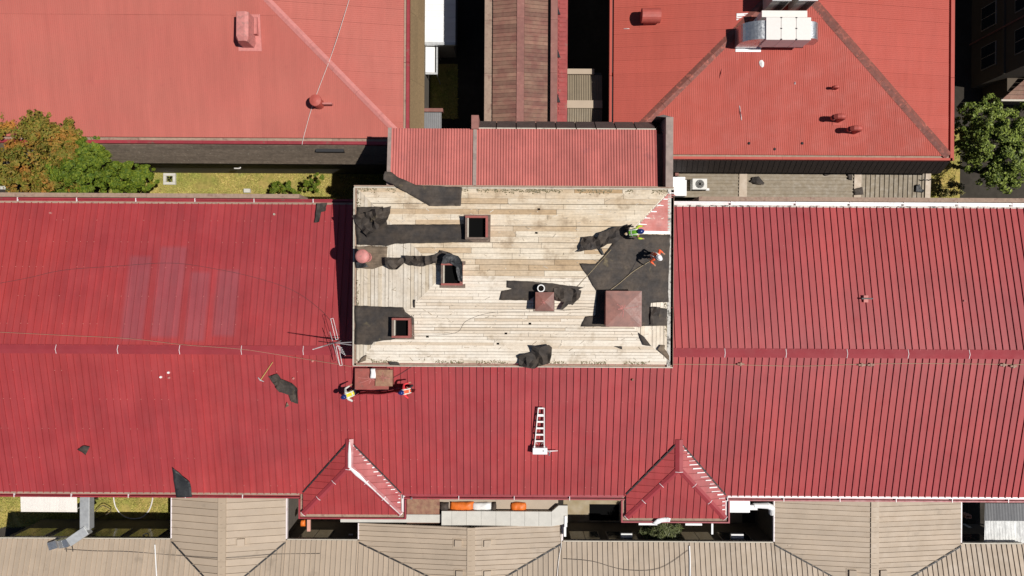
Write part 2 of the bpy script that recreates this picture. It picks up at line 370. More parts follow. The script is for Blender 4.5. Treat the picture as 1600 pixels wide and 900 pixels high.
# screws along the seams
mb = MB()
for r, y in enumerate((3.9, 2.6, 1.1, -.6, -2.2, -4.9, -6.6, -8.4, -10.2, -11.9)):
    for i in range(83*2):
        x = XW+.4*i+.016
        if y > -4.2 and -8.8 < x < 9: continue
        if random.random() < .62: continue
        mb.box((x+.02, y-.018, main_z(x, y)+.02), (x+.05, y+.018, main_z(x, y)+.035))
tag(mb.build('screw', 'hip_pale', main), kind='stuff')
# small roof stubs and flashing blobs
for px, py, m_ in ((80, 333, 'hip_pale'), (429, 335, 'trim_light'), (264, 582, 'white_plastic'), (252, 589, 'white_plastic'), (265, 590, 'pink_paint'),
                   (489, 564, 'hip_pale'), (459, 591, 'hip_pale'), (1505, 470, 'hip_pale'), (726-83, 778, 'galv'), (988, 593, 'rust_tan')):
    p = on(px, py, main_z); MB().lathe((p.x, p.y, p.z), [(.07, 0), (.07, .1), (.04, .13), (.04, .16)], 10).build('pipe_stub', m_, main)

# ---- dormers at the south eave
def dormer(ap, hp, sw, se, vw, ve, label, dab=1.):
    A = on(*ap, main_z, .02); z0 = main_z(0, SY)+.0
    H = P(*hp, A.z); SW, SE = P(*sw, z0-.02), P(*se, z0-.02)
    Y0 = (SW.y+SE.y)/2; X0, X1 = SW.x, SE.x; cx = (X0+X1)/2
    A.x = cx; VW, VE = Vector((X0, SY+.12, 0)), Vector((X1, SY+.12, 0))
    d = tag(MB().box((X0+.2, Y0+.25, 0), (X1-.2, SY+.9, z0-.12)).build('dormer', 'wall_plaster', main), label)
    mS = (A.z-z0)/(H.y-Y0); zS = lambda x, y: z0+mS*(y-Y0)+.07
    mW = (A.z-z0)/(cx-X0); zW = lambda x, y: z0+mW*(x-X0)+.07; zE = lambda x, y: z0+mW*(X1-x)+.07
    MB().prism([(X0, Y0), (X1, Y0), (cx, H.y)], lambda x, y: zS(x, y)-.005, lambda x, y: zS(x, y)-.1).build('roof_deck', 'red_gutter', d)
    panelize([(X0, Y0), (X1, Y0), (cx, H.y)], zS, 0, .4, 'red_main', d, ribs=((.0, .03, .05),), start=cx-.4*12-.2)
    panelize([(X0, Y0), (cx, H.y), (cx, A.y), (X0, VW.y)], zW, 1, .4, 'red_main', d, ribs=((.0, .03, .05),))
    panelize([(X1, Y0), (cx, H.y), (cx, A.y), (X1, VE.y)], zE, 1, .4, 'red_main', d, ribs=((.0, .03, .05),))
    # hips, ridge and valleys
    for p, q, wd, mt, nm in (((X0, Y0, zS(X0, Y0)+.04), (cx, H.y, A.z+.12), .34, 'red_ridge', 'hip_cap'), ((X1, Y0, zS(X1, Y0)+.04), (cx, H.y, A.z+.12), .34, 'red_ridge', 'hip_cap'),
                             ((cx, H.y-.2, A.z+.13), (cx, A.y+.1, A.z+.11), .46, 'red_ridge', 'ridge_cap')):
        cap_run(p, q, wd, 1.6, mt, d, nm, .04, 'white_flash')
    for X in (X0, X1):
        a = Vector((X, SY+.12, main_z(0, SY)+.10)); b = Vector((cx, A.y, A.z+.1))
        MB().beam(a, b, .08, .05).build('valley_flashing', 'black_metal', d)
    for a, b in (((X0-.2, Y0-.3), (X1+.2, Y0-.22)), ((X0-.28, Y0-.3), (X0-.2, SY-.3)), ((X1+.2, Y0-.3), (X1+.28, SY-.3))):
        MB().box((*a, z0-.28), (*b, z0+.02)).build('gutter', 'red_gutter', d)
    MB().box((X0-.2, Y0-.22, z0-.15), (X1+.2, Y0+.1, z0-.12)).build('gutter_floor', 'tan_gutter', d)
    MB().box((X1-.0, Y0+.1, z0-.15), (X1+.2, SY, z0-.12)).build('gutter_floor', 'white_flash', d)
    MB().box((X0-.2, Y0+.1, z0-.15), (X0, SY, z0-.12)).build('gutter_floor', 'tan_gutter', d)
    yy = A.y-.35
    while yy > Y0+.5:                                   # white dabs painting the sun glints on the sunny side's ribs
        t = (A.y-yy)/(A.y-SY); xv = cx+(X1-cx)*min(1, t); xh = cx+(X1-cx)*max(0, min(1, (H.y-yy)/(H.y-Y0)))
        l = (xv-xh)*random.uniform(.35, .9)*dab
        if xv-xh > .2: MB().prism(rect(xv-.05-l, xv-.05, yy, yy+random.uniform(.03, .075)), lambda x, y: zE(x, y)+.06, lambda x, y: zE(x, y)+.01).build('glint_dab', 'sealant_glint', d)
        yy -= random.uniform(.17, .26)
    return d, (X0, X1, Y0, cx, H, A)
dl, dli = dormer((547.5, 688), (547.5, 728), (474, 803), (627, 803), 0, 0, 'hipped dormer with a white smeared ridge, nearer the workers carrying a sheet', .25)
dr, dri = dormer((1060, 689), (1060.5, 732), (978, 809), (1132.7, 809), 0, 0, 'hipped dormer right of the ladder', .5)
# white weather coat smeared over the left dormer's ridge and hip
X0, X1, Y0, cx, H, A = dli
mb = MB(); n = 16
pts = [(cx+.02, A.y-.05), (cx+.03, (A.y+H.y)/2), (cx+.03, H.y-.05)]+[(cx+(X1-cx)*t, H.y+(Y0-H.y)*t) for t in (.15, .3, .45, .6, .75, .9, .99)]
ws = [.03, .08, .07, .09, .07, .04, .04, .03, .03, .02]
mS = (A.z-main_z(0, SY))/(H.y-Y0)
hz = lambda x, y: min(A.z, main_z(0, SY)+mS*(y-Y0))+.21
L_, R_ = [], []
for i, ((x, y), wd) in enumerate(zip(pts, ws)):
    wd *= random.uniform(.75, 1.3); nx, ny = (1, 0) if i < 3 else (.7, .7); L_.append((x-nx*wd, y-ny*wd)); R_.append((x+nx*wd, y+ny*wd))
for i in range(len(pts)-1):
    q = [L_[i], L_[i+1], pts[i+1], pts[i]]; q2 = [pts[i], pts[i+1], R_[i+1], R_[i]]
    for k in (q, q2): mb.add([(x, y, hz(*pts[min(i+(1 if (x, y) in (L_[i+1], R_[i+1], pts[i+1]) else 0), 9)])-(0 if (x, y) in pts else .035)) for x, y in k], [(0, 1, 2, 3)])
mb.build('sealant_coat', 'sealant_glint', dl)

# ================================================================ raised central block with stripped plank roof
TX0, TX1, TY0, TY1, TZ, TS = -8.40, 8.55, -4.10, 5.36, 11.8, .2
tow_z = lambda x, y: TZ+TS*min(x-TX0, TX1-x, y-TY0, TY1-y)
hd = (TY1-TY0)/2; ty = (TY0+TY1)/2
tow = thing('raised_block', 'raised central block with hipped roof stripped down to pale timber planks', 'building', (0, ty, 0))
MB().box((TX0+.35, TY0+.35, 4), (TX1-.35, TY1-.3, TZ-.12)).build('wall', 'wall_dark', tow)
faces = {'S': ([(TX0, TY0), (TX1, TY0), (TX1-hd, ty), (TX0+hd, ty)], 1), 'N': ([(TX1, TY1), (TX0, TY1), (TX0+hd, ty), (TX1-hd, ty)], 1),
         'W': ([(TX0, TY1), (TX0, TY0), (TX0+hd, ty)], 0), 'E': ([(TX1, TY0), (TX1, TY1), (TX1-hd, ty)], 0)}
mb = MB()
for k, (pl, ax) in faces.items(): mb.prism(ccw(pl), lambda x, y: tow_z(x, y)-.004, lambda x, y: tow_z(x, y)-.25)
troof = mb.build('roof', 'deck_dark', tow)
for k, (pl, ax) in faces.items():
    pl = ccw(pl); pitch = {'S': .165, 'N': .30, 'W': .20, 'E': .22}[k]; gap = .014; a = min(p[ax] for p in pl); hi = max(p[ax] for p in pl); row = 0
    while a < hi-.02:
        q = strip(pl, ax, a+gap/2, min(a+pitch*random.uniform(.93, 1.07), hi)-gap/2); oa = 1-ax
        if len(q) > 2:
            lo2, hi2 = min(p[oa] for p in q), max(p[oa] for p in q); c = lo2-(random.uniform(0, 3) if k in 'SN' else 0)
            while c < hi2:
                ln = random.choice((2.6, 3.4, 4.2, 5.2)) if k == 'N' else random.choice((3.6, 4.6, 5.6, 7.)) if k == 'S' else 30
                e = c+ln
                if hi2-e < .5: e = hi2+.1
                b = strip(q, oa, c+gap/2, e-gap/2)
                if area(b) > .01 :
                    j = random.uniform(-.004, .006); t1, t2 = random.uniform(-.003, .003), random.uniform(-.003, .003)
                    MB().prism(b, lambda x, y: tow_z(x, y)+.022+j, lambda x, y: tow_z(x, y)).build('plank', {'S': 'plank', 'N': 'plank_north'}.get(k, 'plank_side'), troof)
                c = e
        a += pitch; row += 1
# edge trim: metal gutter all round
def tb(x0, x1, y0, y1, z0, z1, m_, nm='edge_trim'): return MB().box((x0, y0, z0), (x1, y1, z1)).build(nm, m_, tow)
for i in range(5):
    L_ = (TX1-TX0+.36)/5; a = TX0-.18+i*L_
    tb(a, a+L_-.01, TY0-.18, TY0-.13, TZ-.2, TZ+.03, 'trim_light'); tb(a, a+L_-.01, TY0-.125, TY0-.03, TZ-.1, TZ-.06, 'tan_gutter', 'gutter_floor')
    tb(a, a+L_-.01, TY1+.1, TY1+.15, TZ-.2, TZ+.03, 'tan_gutter'); tb(a, a+L_-.01, TY1+.01, TY1+.09, TZ-.06, TZ-.03, 'trim_light', 'gutter_floor')
for i in range(3):
    L_ = (TY1-TY0+.14)/3; a = TY0-.12+i*L_
    tb(TX0-.2, TX0-.13, a, a+L_-.01, TZ-.2, TZ+.03, 'trim_light'); tb(TX0-.12, TX0-.03, a, a+L_-.01, TZ-.1, TZ-.06, 'tan_gutter', 'gutter_floor')
    tb(TX1+.17, TX1+.19, a, a+L_-.01, TZ-.2, TZ+.02, 'tan_gutter'); tb(TX1+.03, TX1+.165, a, a+L_-.01, TZ-.2, TZ-.12, 'void', 'gutter_floor'); tb(TX1-.16, TX1+.02, a, a+L_-.01, TZ+.015, TZ+.075, 'mottled', 'edge_flashing')
# leftover red sheeting on the east hip
zt = lambda x, y: tow_z(x, y)+.03
c1, c2, c3 = on(1051, 299, zt), on(990, 361, zt), on(1051, 361, zt)
tri = [(TX1-.02, c1.y), (c2.x, c2.y), (TX1-.02, c2.y)]
panelize(tri, zt, 1, .62, 'annex_red', tow, 'roof_sheet', .01, tuple((o, .04, .02) for o in (0, .155, .31, .465)))
MB().prism(ccw([(c2.x-.1, c2.y-.12), (TX1-.02, c2.y-.12), (TX1-.02, c2.y+.02), (c2.x, c2.y+.02)]), lambda x, y: zt(x, y)+.05, zt).build('cut_edge_strip', 'white_flash', tow)
n = 19
for i in range(n):                              # ragged pale edge left along the hip cut
    t = i/n; x = c2.x+(c1.x-c2.x)*t; y = c2.y+(c1.y-c2.y)*t
    l = random.uniform(.14, .42)
    MB().prism(ccw([(x-.1, y+.0), (x+l, y+.0), (x+l, y+random.uniform(.03, .06)), (x-.05, y+.05)]), lambda x, y: zt(x, y)+.045, lambda x, y: zt(x, y)+.0).build('sheet_end', 'hip_pale' if i % 3 else 'white_flash', tow)

mb = MB()
def crumb(mb, x, y, z, r):
    n = 5; a0 = random.uniform(0, 6.28); ring = [(x+math.cos(a0+6.283*i/n)*r*random.uniform(.5, 1.2), y+math.sin(a0+6.283*i/n)*r*random.uniform(.5, 1.2)) for i in range(n)]
    mb.add([(u, v, z) for u, v in ring]+[(x, y, z+r*.5)], [(i, (i+1) % n, n) for i in range(n)])
for _ in range(2600):
    t = random.random(); d = abs(random.gauss(0, .10))
    if t < .36: x, y = random.uniform(TX0, TX1), TY1-.02-d
    elif t < .76: x, y = random.uniform(TX0, TX1), TY0+.02+d*.8
    elif t < .88: x, y = TX0+.02+d*.6, random.uniform(TY0, TY1)
    else: x, y = TX1-.18-d, random.uniform(TY0, TY1-2.6)
    if noise.noise(Vector((x*.8, y*.8, 7))) < -.15: continue
    crumb(mb, x, y, tow_z(x, y)+.025, random.uniform(.015, .055))
tag(mb.build('gutter_moss', 'moss', tow), kind='stuff')
mb = MB()
for _ in range(420):
    x, y = random.uniform(TX0+.2, TX1-.3), random.uniform(TY0+.2, TY1-.2); a = random.gauss(0, .5); l = random.uniform(.05, .3); wd = random.uniform(.015, .04); z = tow_z(x, y)+.03
    p_, q_ = (x-math.cos(a)*l/2, y-math.sin(a)*l/2), (x+math.cos(a)*l/2, y+math.sin(a)*l/2)
    mb.beam((*p_, tow_z(*p_)+.035), (*q_, tow_z(*q_)+.04), wd, .012)
tag(mb.build('wood_chips', 'chip', tow), kind='stuff')
for px, py in ((790.5, 521), (828, 505.5), (838, 364), (842, 327), (1000, 505), (668, 526), (778, 537)):     # knot holes and short missing pieces
    p = on(px, py, tow_z); MB().prism(rect(p.x-.07, p.x+.07, p.y-.05, p.y+.05), lambda x, y: tow_z(x, y)+.031, lambda x, y: tow_z(x, y)+.01).build('dark_gap', 'void', tow)
def curb(px0, px1, py0, py1, h, label, nm='chimney', open_=True, zf=tow_z, parent=tow, mat='curb_red', capm='cap_red', wt=.11, bare=None):
    """square roof chimney: open curb with a dark shaft, or closed with a creased sheet metal cap"""
    c = on((px0+px1)/2, (py0+py1)/2, zf, h); s = (ZC-c.z)/F; wx, wy = (px1-px0)*s/2, (py1-py0)*s/2
    zb = zf(c.x, c.y)-.25; zt_ = c.z
    mb = MB(); mb2 = MB()
    for x0, x1, y0, y1 in ((-wx, wx, -wy, -wy+wt), (-wx, wx, wy-wt, wy), (-wx, -wx+wt, -wy+wt+.002, wy-wt-.002), (wx-wt, wx, -wy+wt+.002, wy-wt-.002)):
        (mb2 if bare and (x1 < 0 or (y1 < 0 and bare == 2)) else mb).box((c.x+x0, c.y+y0, zb), (c.x+x1, c.y+y1, zt_+random.uniform(-.015, .015)))
    o = tag(mb.build(nm, mat, parent), label)
    if zf is tow_z:
        e_ = .13; fl = MB()
        for a_ in (rect(c.x-wx-e_, c.x+wx+e_, c.y-wy-e_, c.y-wy), rect(c.x-wx-e_, c.x+wx+e_, c.y+wy, c.y+wy+e_), rect(c.x-wx-e_, c.x-wx, c.y-wy+.001, c.y+wy-.001), rect(c.x+wx, c.x+wx+e_, c.y-wy+.001, c.y+wy-.001)):
            fl.prism(a_, lambda x, y: zf(x, y)+.036+random.uniform(0, .012), lambda x, y: zf(x, y)+.015)
        fl.build('base_flashing', 'bare_board', o)
    if mb2.v: mb2.build('curb_board', 'bare_board', o)
    if open_:
        MB().box((c.x-wx+wt+.002, c.y-wy+wt+.002, zb), (c.x+wx-wt-.002, c.y+wy-wt-.002, zt_-.3)).build('shaft', 'void', o)
        MB().box((c.x-wx+wt+.003, c.y-wy+wt+.003, zt_-.29), (c.x-wx+wt+.06, c.y+wy-wt-.003, zt_-.04)).build('lining_board', 'trim_light', o)
    else:
        e = .05; v = [(c.x-wx-e, c.y-wy-e), (c.x+wx+e, c.y-wy-e), (c.x+wx+e, c.y+wy+e), (c.x-wx-e, c.y+wy+e)]
        m2 = MB(); m2.add([(x, y, zt_+.02) for x, y in v]+[(c.x, c.y, zt_+.055)]+[(x, y, zt_-.06) for x, y in v],
                          [(0, 1, 4), (1, 2, 4), (2, 3, 4), (3, 0, 4), (0, 5, 6, 1), (1, 6, 7, 2), (2, 7, 8, 3), (3, 8, 5, 0), (8, 7, 6, 5)])
        k = m2.build('cap', capm, o)
        m3 = MB()                               # rubbed pale creases on the cap
        for r_ in range(9):
            an_ = random.uniform(0, 6.28); l = random.choice((.25, .35, .5, .85)); q = Vector((c.x+math.cos(an_)*wx*l, c.y+math.sin(an_)*wy*l, 0)); q.z = zt_+.062-.035*max(abs(q.x-c.x)/wx, abs(q.y-c.y)/wy)
            m3.beam((c.x+math.cos(an_)*wx*.06, c.y+math.sin(an_)*wy*.06, zt_+.06), q, random.uniform(.008, .022)*wx/.5, .008)
        m3.build('worn_crease', 'hip_pale', k)
    return o
curb(727, 762, 337, 374, .62, 'open red chimney curb at the end of the long felt strip', bare=2)
curb(689, 722, 411, 446, .6, 'open red chimney curb with felt draped over it', bare=1)
curb(612, 641, 497, 528, .6, 'open red chimney curb in the lower left of the plank roof', bare=1)
curb(838, 864, 458, 484, .8, 'small closed chimney with rusty red cap', open_=False)
curb(948, 1001, 456, 509, 1.05, 'large closed chimney with rusty red cap', open_=False)
p = on(845.5, 450.5, tow_z, .55)
o = MB().lathe((p.x, p.y, p.z-.7), [(.2, 0), (.2, .7), (.15, .7), (.15, .1)], 24).build('vent_pipe', 'white_plastic', tow, smooth=False)
MB().lathe((p.x, p.y, p.z-.58), [(.14, 0), (.14, .03)], 16).build('shaft', 'void', o)
# mushroom vent on the west edge
p = on(574, 402, tow_z); o = MB().lathe(p-Vector((0, 0, .15)), [(.27, 0), (.27, .3), (.24, .34), (.22, 1.4)], 20).build('mushroom_vent', 'pink_paint', tow, smooth=False)
tag(o, 'faded pink mushroom vent on the west edge of the plank roof')
MB().lathe(p+Vector((0, 0, 1.25)), [(.35, 0), (.37, .05), (.35, .10), (.22, .16), (.04, .18)], 24).build('vent_cap', 'pink_paint', o, smooth=True)
# low capped boxes beside the block, on the main roof
zlow = lambda x, y: main_z(x, y)
bx = curb(556, 606, 577, 607, .5, 'low red metal box under the edge of the plank roof', zf=zlow, parent=main, open_=False, mat='cap_red', capm='curb_red', nm='roof_box')
bx2 = curb(588, 612, 579, 602, .62, 'rusty tan chimney cap under the edge of the plank roof', zf=zlow, parent=main, open_=False, mat='rust_tan', capm='rust_tan', nm='chimney')

# ---- felt left on the roofs
def felt(pts, zf, label, name='felt_strip', mat='felt', wr=.05, seed=0, freq=1.6, crease=0., lift=.05, step=.17, group=None, tilt=None):
    W = [on(px, py, zf, lift) for px, py in pts]
    poly = ccw([(p.x, p.y) for p in W]); bd = []
    for i in range(len(poly)):
        a, b = Vector(poly[i]), Vector(poly[(i+1) % len(poly)]); n = max(1, int((b-a).length/step))
        for k in range(n):
            q = a.lerp(b, k/n)
            if k: q = q+Vector((noise.noise(Vector((q.x*3, q.y*3, seed))), noise.noise(Vector((q.x*3, q.y*3, seed+9)))))*.035
            bd.append(q)
    xs = [v.x for v in bd]; ys = [v.y for v in bd]; inn = []
    def inside(x, y):
        c = False
        for i in range(len(bd)):
            a, b = bd[i], bd[i-1]
            if (a.y > y) != (b.y > y) and x < (b.x-a.x)*(y-a.y)/(b.y-a.y)+a.x: c = not c
        return c
    x = min(xs)
    while x < max(xs):
        y = min(ys)
        while y < max(ys):
            qx, qy = x+random.uniform(-.05, .05), y+random.uniform(-.05, .05)
            if inside(qx, qy) and min((qx-b.x)**2+(qy-b.y)**2 for b in bd) > (step*.45)**2: inn.append(Vector((qx, qy)))
            y += step
        x += step
    nb = len(bd); vs, es, fs, *_ = delaunay_2d_cdt(bd+inn, [(i, (i+1) % nb) for i in range(nb)], [], 1, 1e-5)
    out = []
    for v in vs:
        q = Vector((v.x*freq, v.y*freq, seed*3.7)); z = zf(v.x, v.y)+lift
        z += wr*(.5+noise.noise(q))*.9+wr*.4*noise.noise(q*2.7)
        if crease: z += .85*crease*max(0, 1-abs(noise.noise(Vector((v.x*1.5+v.y*.9, v.y*1.1-v.x*.6, seed*1.3))))*5)+crease*(1-abs(noise.noise(q*.8+Vector((5, 2, 1))))*2.2)**2*.8*max(0, .5+noise.noise(q*.5))+crease*.25*abs(noise.noise(q*2.1))
        e_ = min((v.x-q_.x)**2+(v.y-q_.y)**2 for q_ in bd)**.5      # torn edges curl up in places
        if e_ < .3: z += (1-e_/.3)**1.5*.16*max(0, noise.noise(Vector((v.x*1.1, v.y*1.1, seed+20)))+.12)*(1 if wr > .02 else .5)
        z += .022*noise.noise(Vector((v.x*5, v.y*5, seed)))+.018*abs(noise.noise(Vector((v.x*2.2, v.y*7, seed+2))))
        if tilt: z += max(0, tilt[0]*v.x+tilt[1]*v.y+tilt[2])
        out.append(Vector((v.x, v.y, max(z, zf(v.x, v.y)+.05))))
    mb = MB(); mb.add(out, [tuple(f) for f in fs]); o = mb.build(name, mat, None, smooth=crease < .01)
    so_ = o.modifiers.new('thickness', 'SOLIDIFY'); so_.thickness = .008; so_.offset = 1
    return tag(o, label, 'roofing felt', group)
G = 'loose roofing felt on the plank roof'
z6, z7, z8, z9 = zm(540, 280, 5.623), zm(540, 430, 5.623), zm(780, 280, 5.517), zm(780, 420, 5.293)
annex_z = lambda x, y: 11.35-.12*(y-5.4)       # used again for the annex roof
both = lambda x, y: tow_z(x, y) if y < TY1 else max(annex_z(x, y)+.06, TZ+.03-.4*max(0, y-TY1-.2)) if x > -6.95 else 11.85
felt([(602, 268), (612, 269), (622, 277), (650, 289), (722, 293), (720, 322), (672, 322), (632, 299), (600, 281)], both, 'charcoal felt strip spilling over the upper edge onto the annex corner', seed=1, wr=.07, group=G, lift=.05)
felt(z6([(100, 245), (330, 240), (370, 400), (600, 398), (1035, 395), (1060, 440), (1075, 530), (1130, 555), (880, 560), (430, 568), (360, 590), (200, 580), (100, 575)]), tow_z,
     'long dark felt strip running from the west edge to a chimney curb', seed=2, wr=.025, group=G)
felt(z6([(60, 325), (220, 290), (400, 238), (395, 300), (370, 380), (300, 420), (205, 515), (95, 390)]), tow_z, 'crumpled triangle of black felt near the upper left corner', 'felt_scrap', seed=3, wr=.1, crease=.4, group=G, lift=.08)
felt(z6([(205, 585), (370, 592), (355, 750), (240, 790), (95, 780), (100, 590)]), tow_z, 'brown weathered felt patch around the mushroom vent', 'felt_patch', 'felt_brown', seed=4, wr=.03, group=G, lift=.036)
felt(z6([(100, 715), (165, 705), (205, 772), (100, 783)]), tow_z, 'small black felt flap below the mushroom vent', 'felt_scrap', 'felt_black', seed=5, wr=.06, crease=.1, group=G, lift=.09, step=.12)
felt(z6([(355, 692), (525, 690), (530, 675), (770, 677), (848, 625), (945, 662), (995, 718), (1025, 728), (1022, 800), (985, 770), (940, 745), (840, 738), (780, 740), (690, 768), (565, 760), (520, 735), (465, 795), (400, 795), (365, 765)]),
     tow_z, 'twisted dark felt strip ending over an open chimney curb', seed=6, wr=.09, crease=.35, group=G, lift=.06)
felt(z7([(90, 268), (510, 283), (525, 320), (603, 385), (605, 432), (560, 440), (430, 560), (250, 585), (235, 610), (85, 608)]), tow_z, 'wide dark felt sheet in the lower left corner of the plank roof', 'felt_sheet', seed=7, wr=.04, group=G)
felt(z9([(65, 97), (250, 103), (610, 142), (700, 155), (640, 178), (440, 195), (310, 205), (245, 262), (5, 258), (20, 185), (110, 165), (62, 155)]), tow_z, 'flat dark felt piece behind the small closed chimney', 'felt_sheet', seed=8, wr=.04, group=G)
felt(z9([(450, 160), (500, 150), (620, 165), (680, 180), (668, 235), (605, 300), (575, 290), (520, 340), (497, 338), (535, 275), (480, 265), (450, 215)]), tow_z, 'crumpled felt scrap right of the small closed chimney', 'felt_scrap', seed=9, wr=.08, crease=.3, group=G, lift=.07)
felt(z9([(270, 635), (340, 640), (410, 625), (435, 650), (430, 710), (415, 780), (325, 800), (290, 822), (225, 812), (160, 800), (165, 745), (145, 725), (190, 705), (265, 690)]), tow_z, 'crumpled felt heap at the lower edge of the plank roof', 'felt_scrap', seed=10, wr=.09, crease=.35, group=G, lift=.06)
felt(z8([(695, 727), (835, 728), (900, 660), (1000, 520), (1090, 485), (1190, 475), (1470, 478)])+z9([(1400, 80), (1400, 275), (1255, 283), (1250, 320), (1330, 322), (1385, 330), (1385, 470), (1170, 475), (675, 478), (712, 395), (795, 385), (805, 185), (690, 0)]),
     tow_z, 'big dark felt sheet covering the right hip where workers stand', 'felt_sheet', seed=11, wr=.03, group=G)
felt(z8([(1140, 390), (1110, 440), (1000, 555), (930, 560), (860, 600), (670, 628), (700, 580), (700, 540), (720, 500), (810, 490), (840, 510), (860, 465), (1010, 415)]), tow_z,
     'folded felt strip being pulled by the worker in green', seed=12, wr=.12, crease=.3, group=G, lift=.10)
felt(z8([(850, 600), (880, 595), (905, 650), (885, 655)]), tow_z, 'tiny felt sliver beside the hip line', 'felt_scrap', 'felt_black', seed=13, wr=.03, group=G, lift=.05, step=.1)
felt(z9([(950, 645), (1015, 640), (1015, 665)]), tow_z, 'small triangular felt chip on the lower right planks', 'felt_scrap', seed=14, wr=.02, group=G, step=.1)
felt(z9([(1150, 525), (1195, 560), (1258, 640), (1190, 630), (1165, 575)]), tow_z, 'leaf shaped felt scrap on the lower right hip', 'felt_scrap', seed=15, wr=.05, group=G, lift=.05, step=.12)
felt(z9([(1305, 665), (1330, 628), (1370, 630), (1365, 660), (1390, 690), (1405, 720), (1405, 760)]), tow_z, 'brown felt remnant in the lower right corner', 'felt_patch', 'felt_brown', seed=16, wr=.03, group=G)
felt(z9([(1250, 318), (1325, 316), (1305, 450), (1250, 465)]), tow_z, 'curled black felt tab right of the large chimney', 'felt_scrap', 'felt', seed=17, wr=.1, crease=.12, group=G, lift=.09, step=.12)
felt(z7([(190, 700), (180, 750), (105, 772), (150, 720)]), tow_z, 'small felt scrap in the lower left roof corner', 'felt_scrap', 'felt_brown', seed=18, wr=.03, group=G, step=.12)
felt(z7([(380, 755), (470, 765), (478, 790), (390, 787)]), tow_z, 'little dark felt scrap lying in the lower gutter', 'felt_scrap', seed=19, wr=.04, group=G, lift=.06, step=.1)
felt(z7([(598, 215), (615, 215), (612, 285), (597, 285)]), tow_z, 'narrow felt chip on the left hip line', 'felt_scrap', seed=20, wr=.03, group=G, step=.1)
cz = on(705, 428, tow_z, .63).z
felt([(699, 396), (716, 400), (723, 411), (723, 441), (716, 438), (713, 417), (705, 412), (690, 412), (692, 402)], lambda x, y: max(tow_z(x, y), cz-.05), 'creased black felt flap draped over the open chimney curb', 'felt_scrap', 'felt_black', seed=25, wr=.06, crease=.12, group=G, lift=.04, step=.1)
G2 = 'felt scraps fallen on the red roof'; m7 = lambda x, y: main_z(x, y)+.065
felt([(419, 588), (434, 584), (440, 592), (458, 599), (466, 606), (467, 630), (456, 627), (452, 617), (438, 612)], m7, 'long crumpled felt scrap beside the pickaxe on the red roof', 'felt_scrap', seed=21, wr=.08, crease=.22, group=G2, lift=.06, step=.13)
felt([(269, 730), (284, 742), (298, 753), (301, 776), (276, 777)], m7, 'black felt wedge at the lower left eave', 'felt_scrap', 'felt_black', seed=22, wr=.07, group=G2, freq=2.5)
felt([(121, 702), (132, 696), (141, 698), (134, 711)], m7, 'small felt scrap alone on the lower left red roof', 'felt_scrap', seed=23, wr=.04, group=G2, step=.12)
felt([(497, 318), (512, 317), (510, 330), (503, 332), (500, 347), (492, 348)], m7, 'felt scrap beside the block shadow near the upper eave', 'felt_scrap', seed=24, wr=.06, crease=.1, group=G2, step=.12)

# ================================================================ annex with corrugated red roof
annex = thing('annex', 'low annex with corrugated faded red roof behind the plank roof', 'building', (0, 7, 0))
AX0, AX1 = -6.9, 7.95; AY0, AY1 = TY1+.17, 8.8
MB().box((AX0+.25, AY0, 0), (AX1+.6, AY1-.15, 10.6)).build('wall', 'wall_dark', annex)
def corrugated(x0, x1, y0, y1, zf, pitch, amp, mat, parent, name='roof_sheet', per=5, axis=0, thick=.006):
    a = x0 if axis == 0 else y0; end = x1 if axis == 0 else y1
    while a < end-.02:
        b = min(a+pitch*per, end); n = max(2, int((b-a)/pitch*8)); vs = []; dz = random.uniform(0, .006)
        for i in range(n+1):
            t = a+(b-a)*i/n; h = amp*math.cos(2*math.pi*(t-a)/pitch)+dz
            for e in ((y0, y1) if axis == 0 else (x0, x1)):
                x, y = (t, e) if axis == 0 else (e, t); vs.append((x, y, zf(x, y)+h))
        o = MB().add(vs, [(2*i, 2*i+2, 2*i+3, 2*i+1) for i in range(n)]).build(name, mat, parent)
        s_ = o.modifiers.new('thickness', 'SOLIDIFY'); s_.thickness = thick
        a = b+.001
xm = P(742, 240, 11.1).x
MB().prism(rect(AX0, AX1, AY0, AY1), lambda x, y: annex_z(x, y)-.05, lambda x, y: annex_z(x, y)-.25).build('roof_deck', 'red_wall', annex)
corrugated(AX0+.2, xm-.08, AY0, AY1, annex_z, .152, .024, 'annex_red', annex)
corrugated(xm+.08, AX1-.05, AY0, AY1, annex_z, .152, .024, 'annex_red', annex)
for x in (AX0+.1, xm): MB().prism(rect(x-.1, x+.1, AY0, AY1+.02), lambda x, y: annex_z(x, y)+.06, lambda x, y: annex_z(x, y)-.1).build('flashing', 'parapet', annex)
MB().prism(rect(AX0, AX1, AY0-.05, AY0+.08), lambda x, y: annex_z(x, y)+.06, lambda x, y: annex_z(x, y)+.03).build('flashing', 'tan_gutter', annex)
# dark brown panels beyond the ridge
pa, pb = P(745, 204, 10.9), P(1026, 204, 10.9); n = 9
for i in range(n):
    x0 = pa.x+(pb.x-pa.x)*i/n; x1 = pa.x+(pb.x-pa.x)*(i+1)/n-.06
    zz = lambda x, y: 10.9-1.5*(y-8.83)
    MB().prism(rect(x0, x1, 8.83, 9.45), zz, lambda x, y: zz(x, y)-.12).build('parapet_panel', 'dark_panel', annex)
    MB().box((x0, 8.80, 10.85), (x1, 8.86, 10.97)).build('panel_edge', 'trim_light', annex)
MB().prism(rect(pa.x, pb.x, 8.83, 9.4), lambda x, y: 10.7-1.5*(y-8.83), lambda x, y: 9.0).build('parapet_core', 'black_metal', annex)
MB().box((xm-.2, 8.75, 8), (xm+.2, 9.5, 11.15)).build('parapet_pier', 'brown_trim', annex)
MB().box((AX1+.42, AY0+.0, 6), (AX1+.82, AY1+.6, 11.4)).build('parapet_wall', 'parapet', annex)
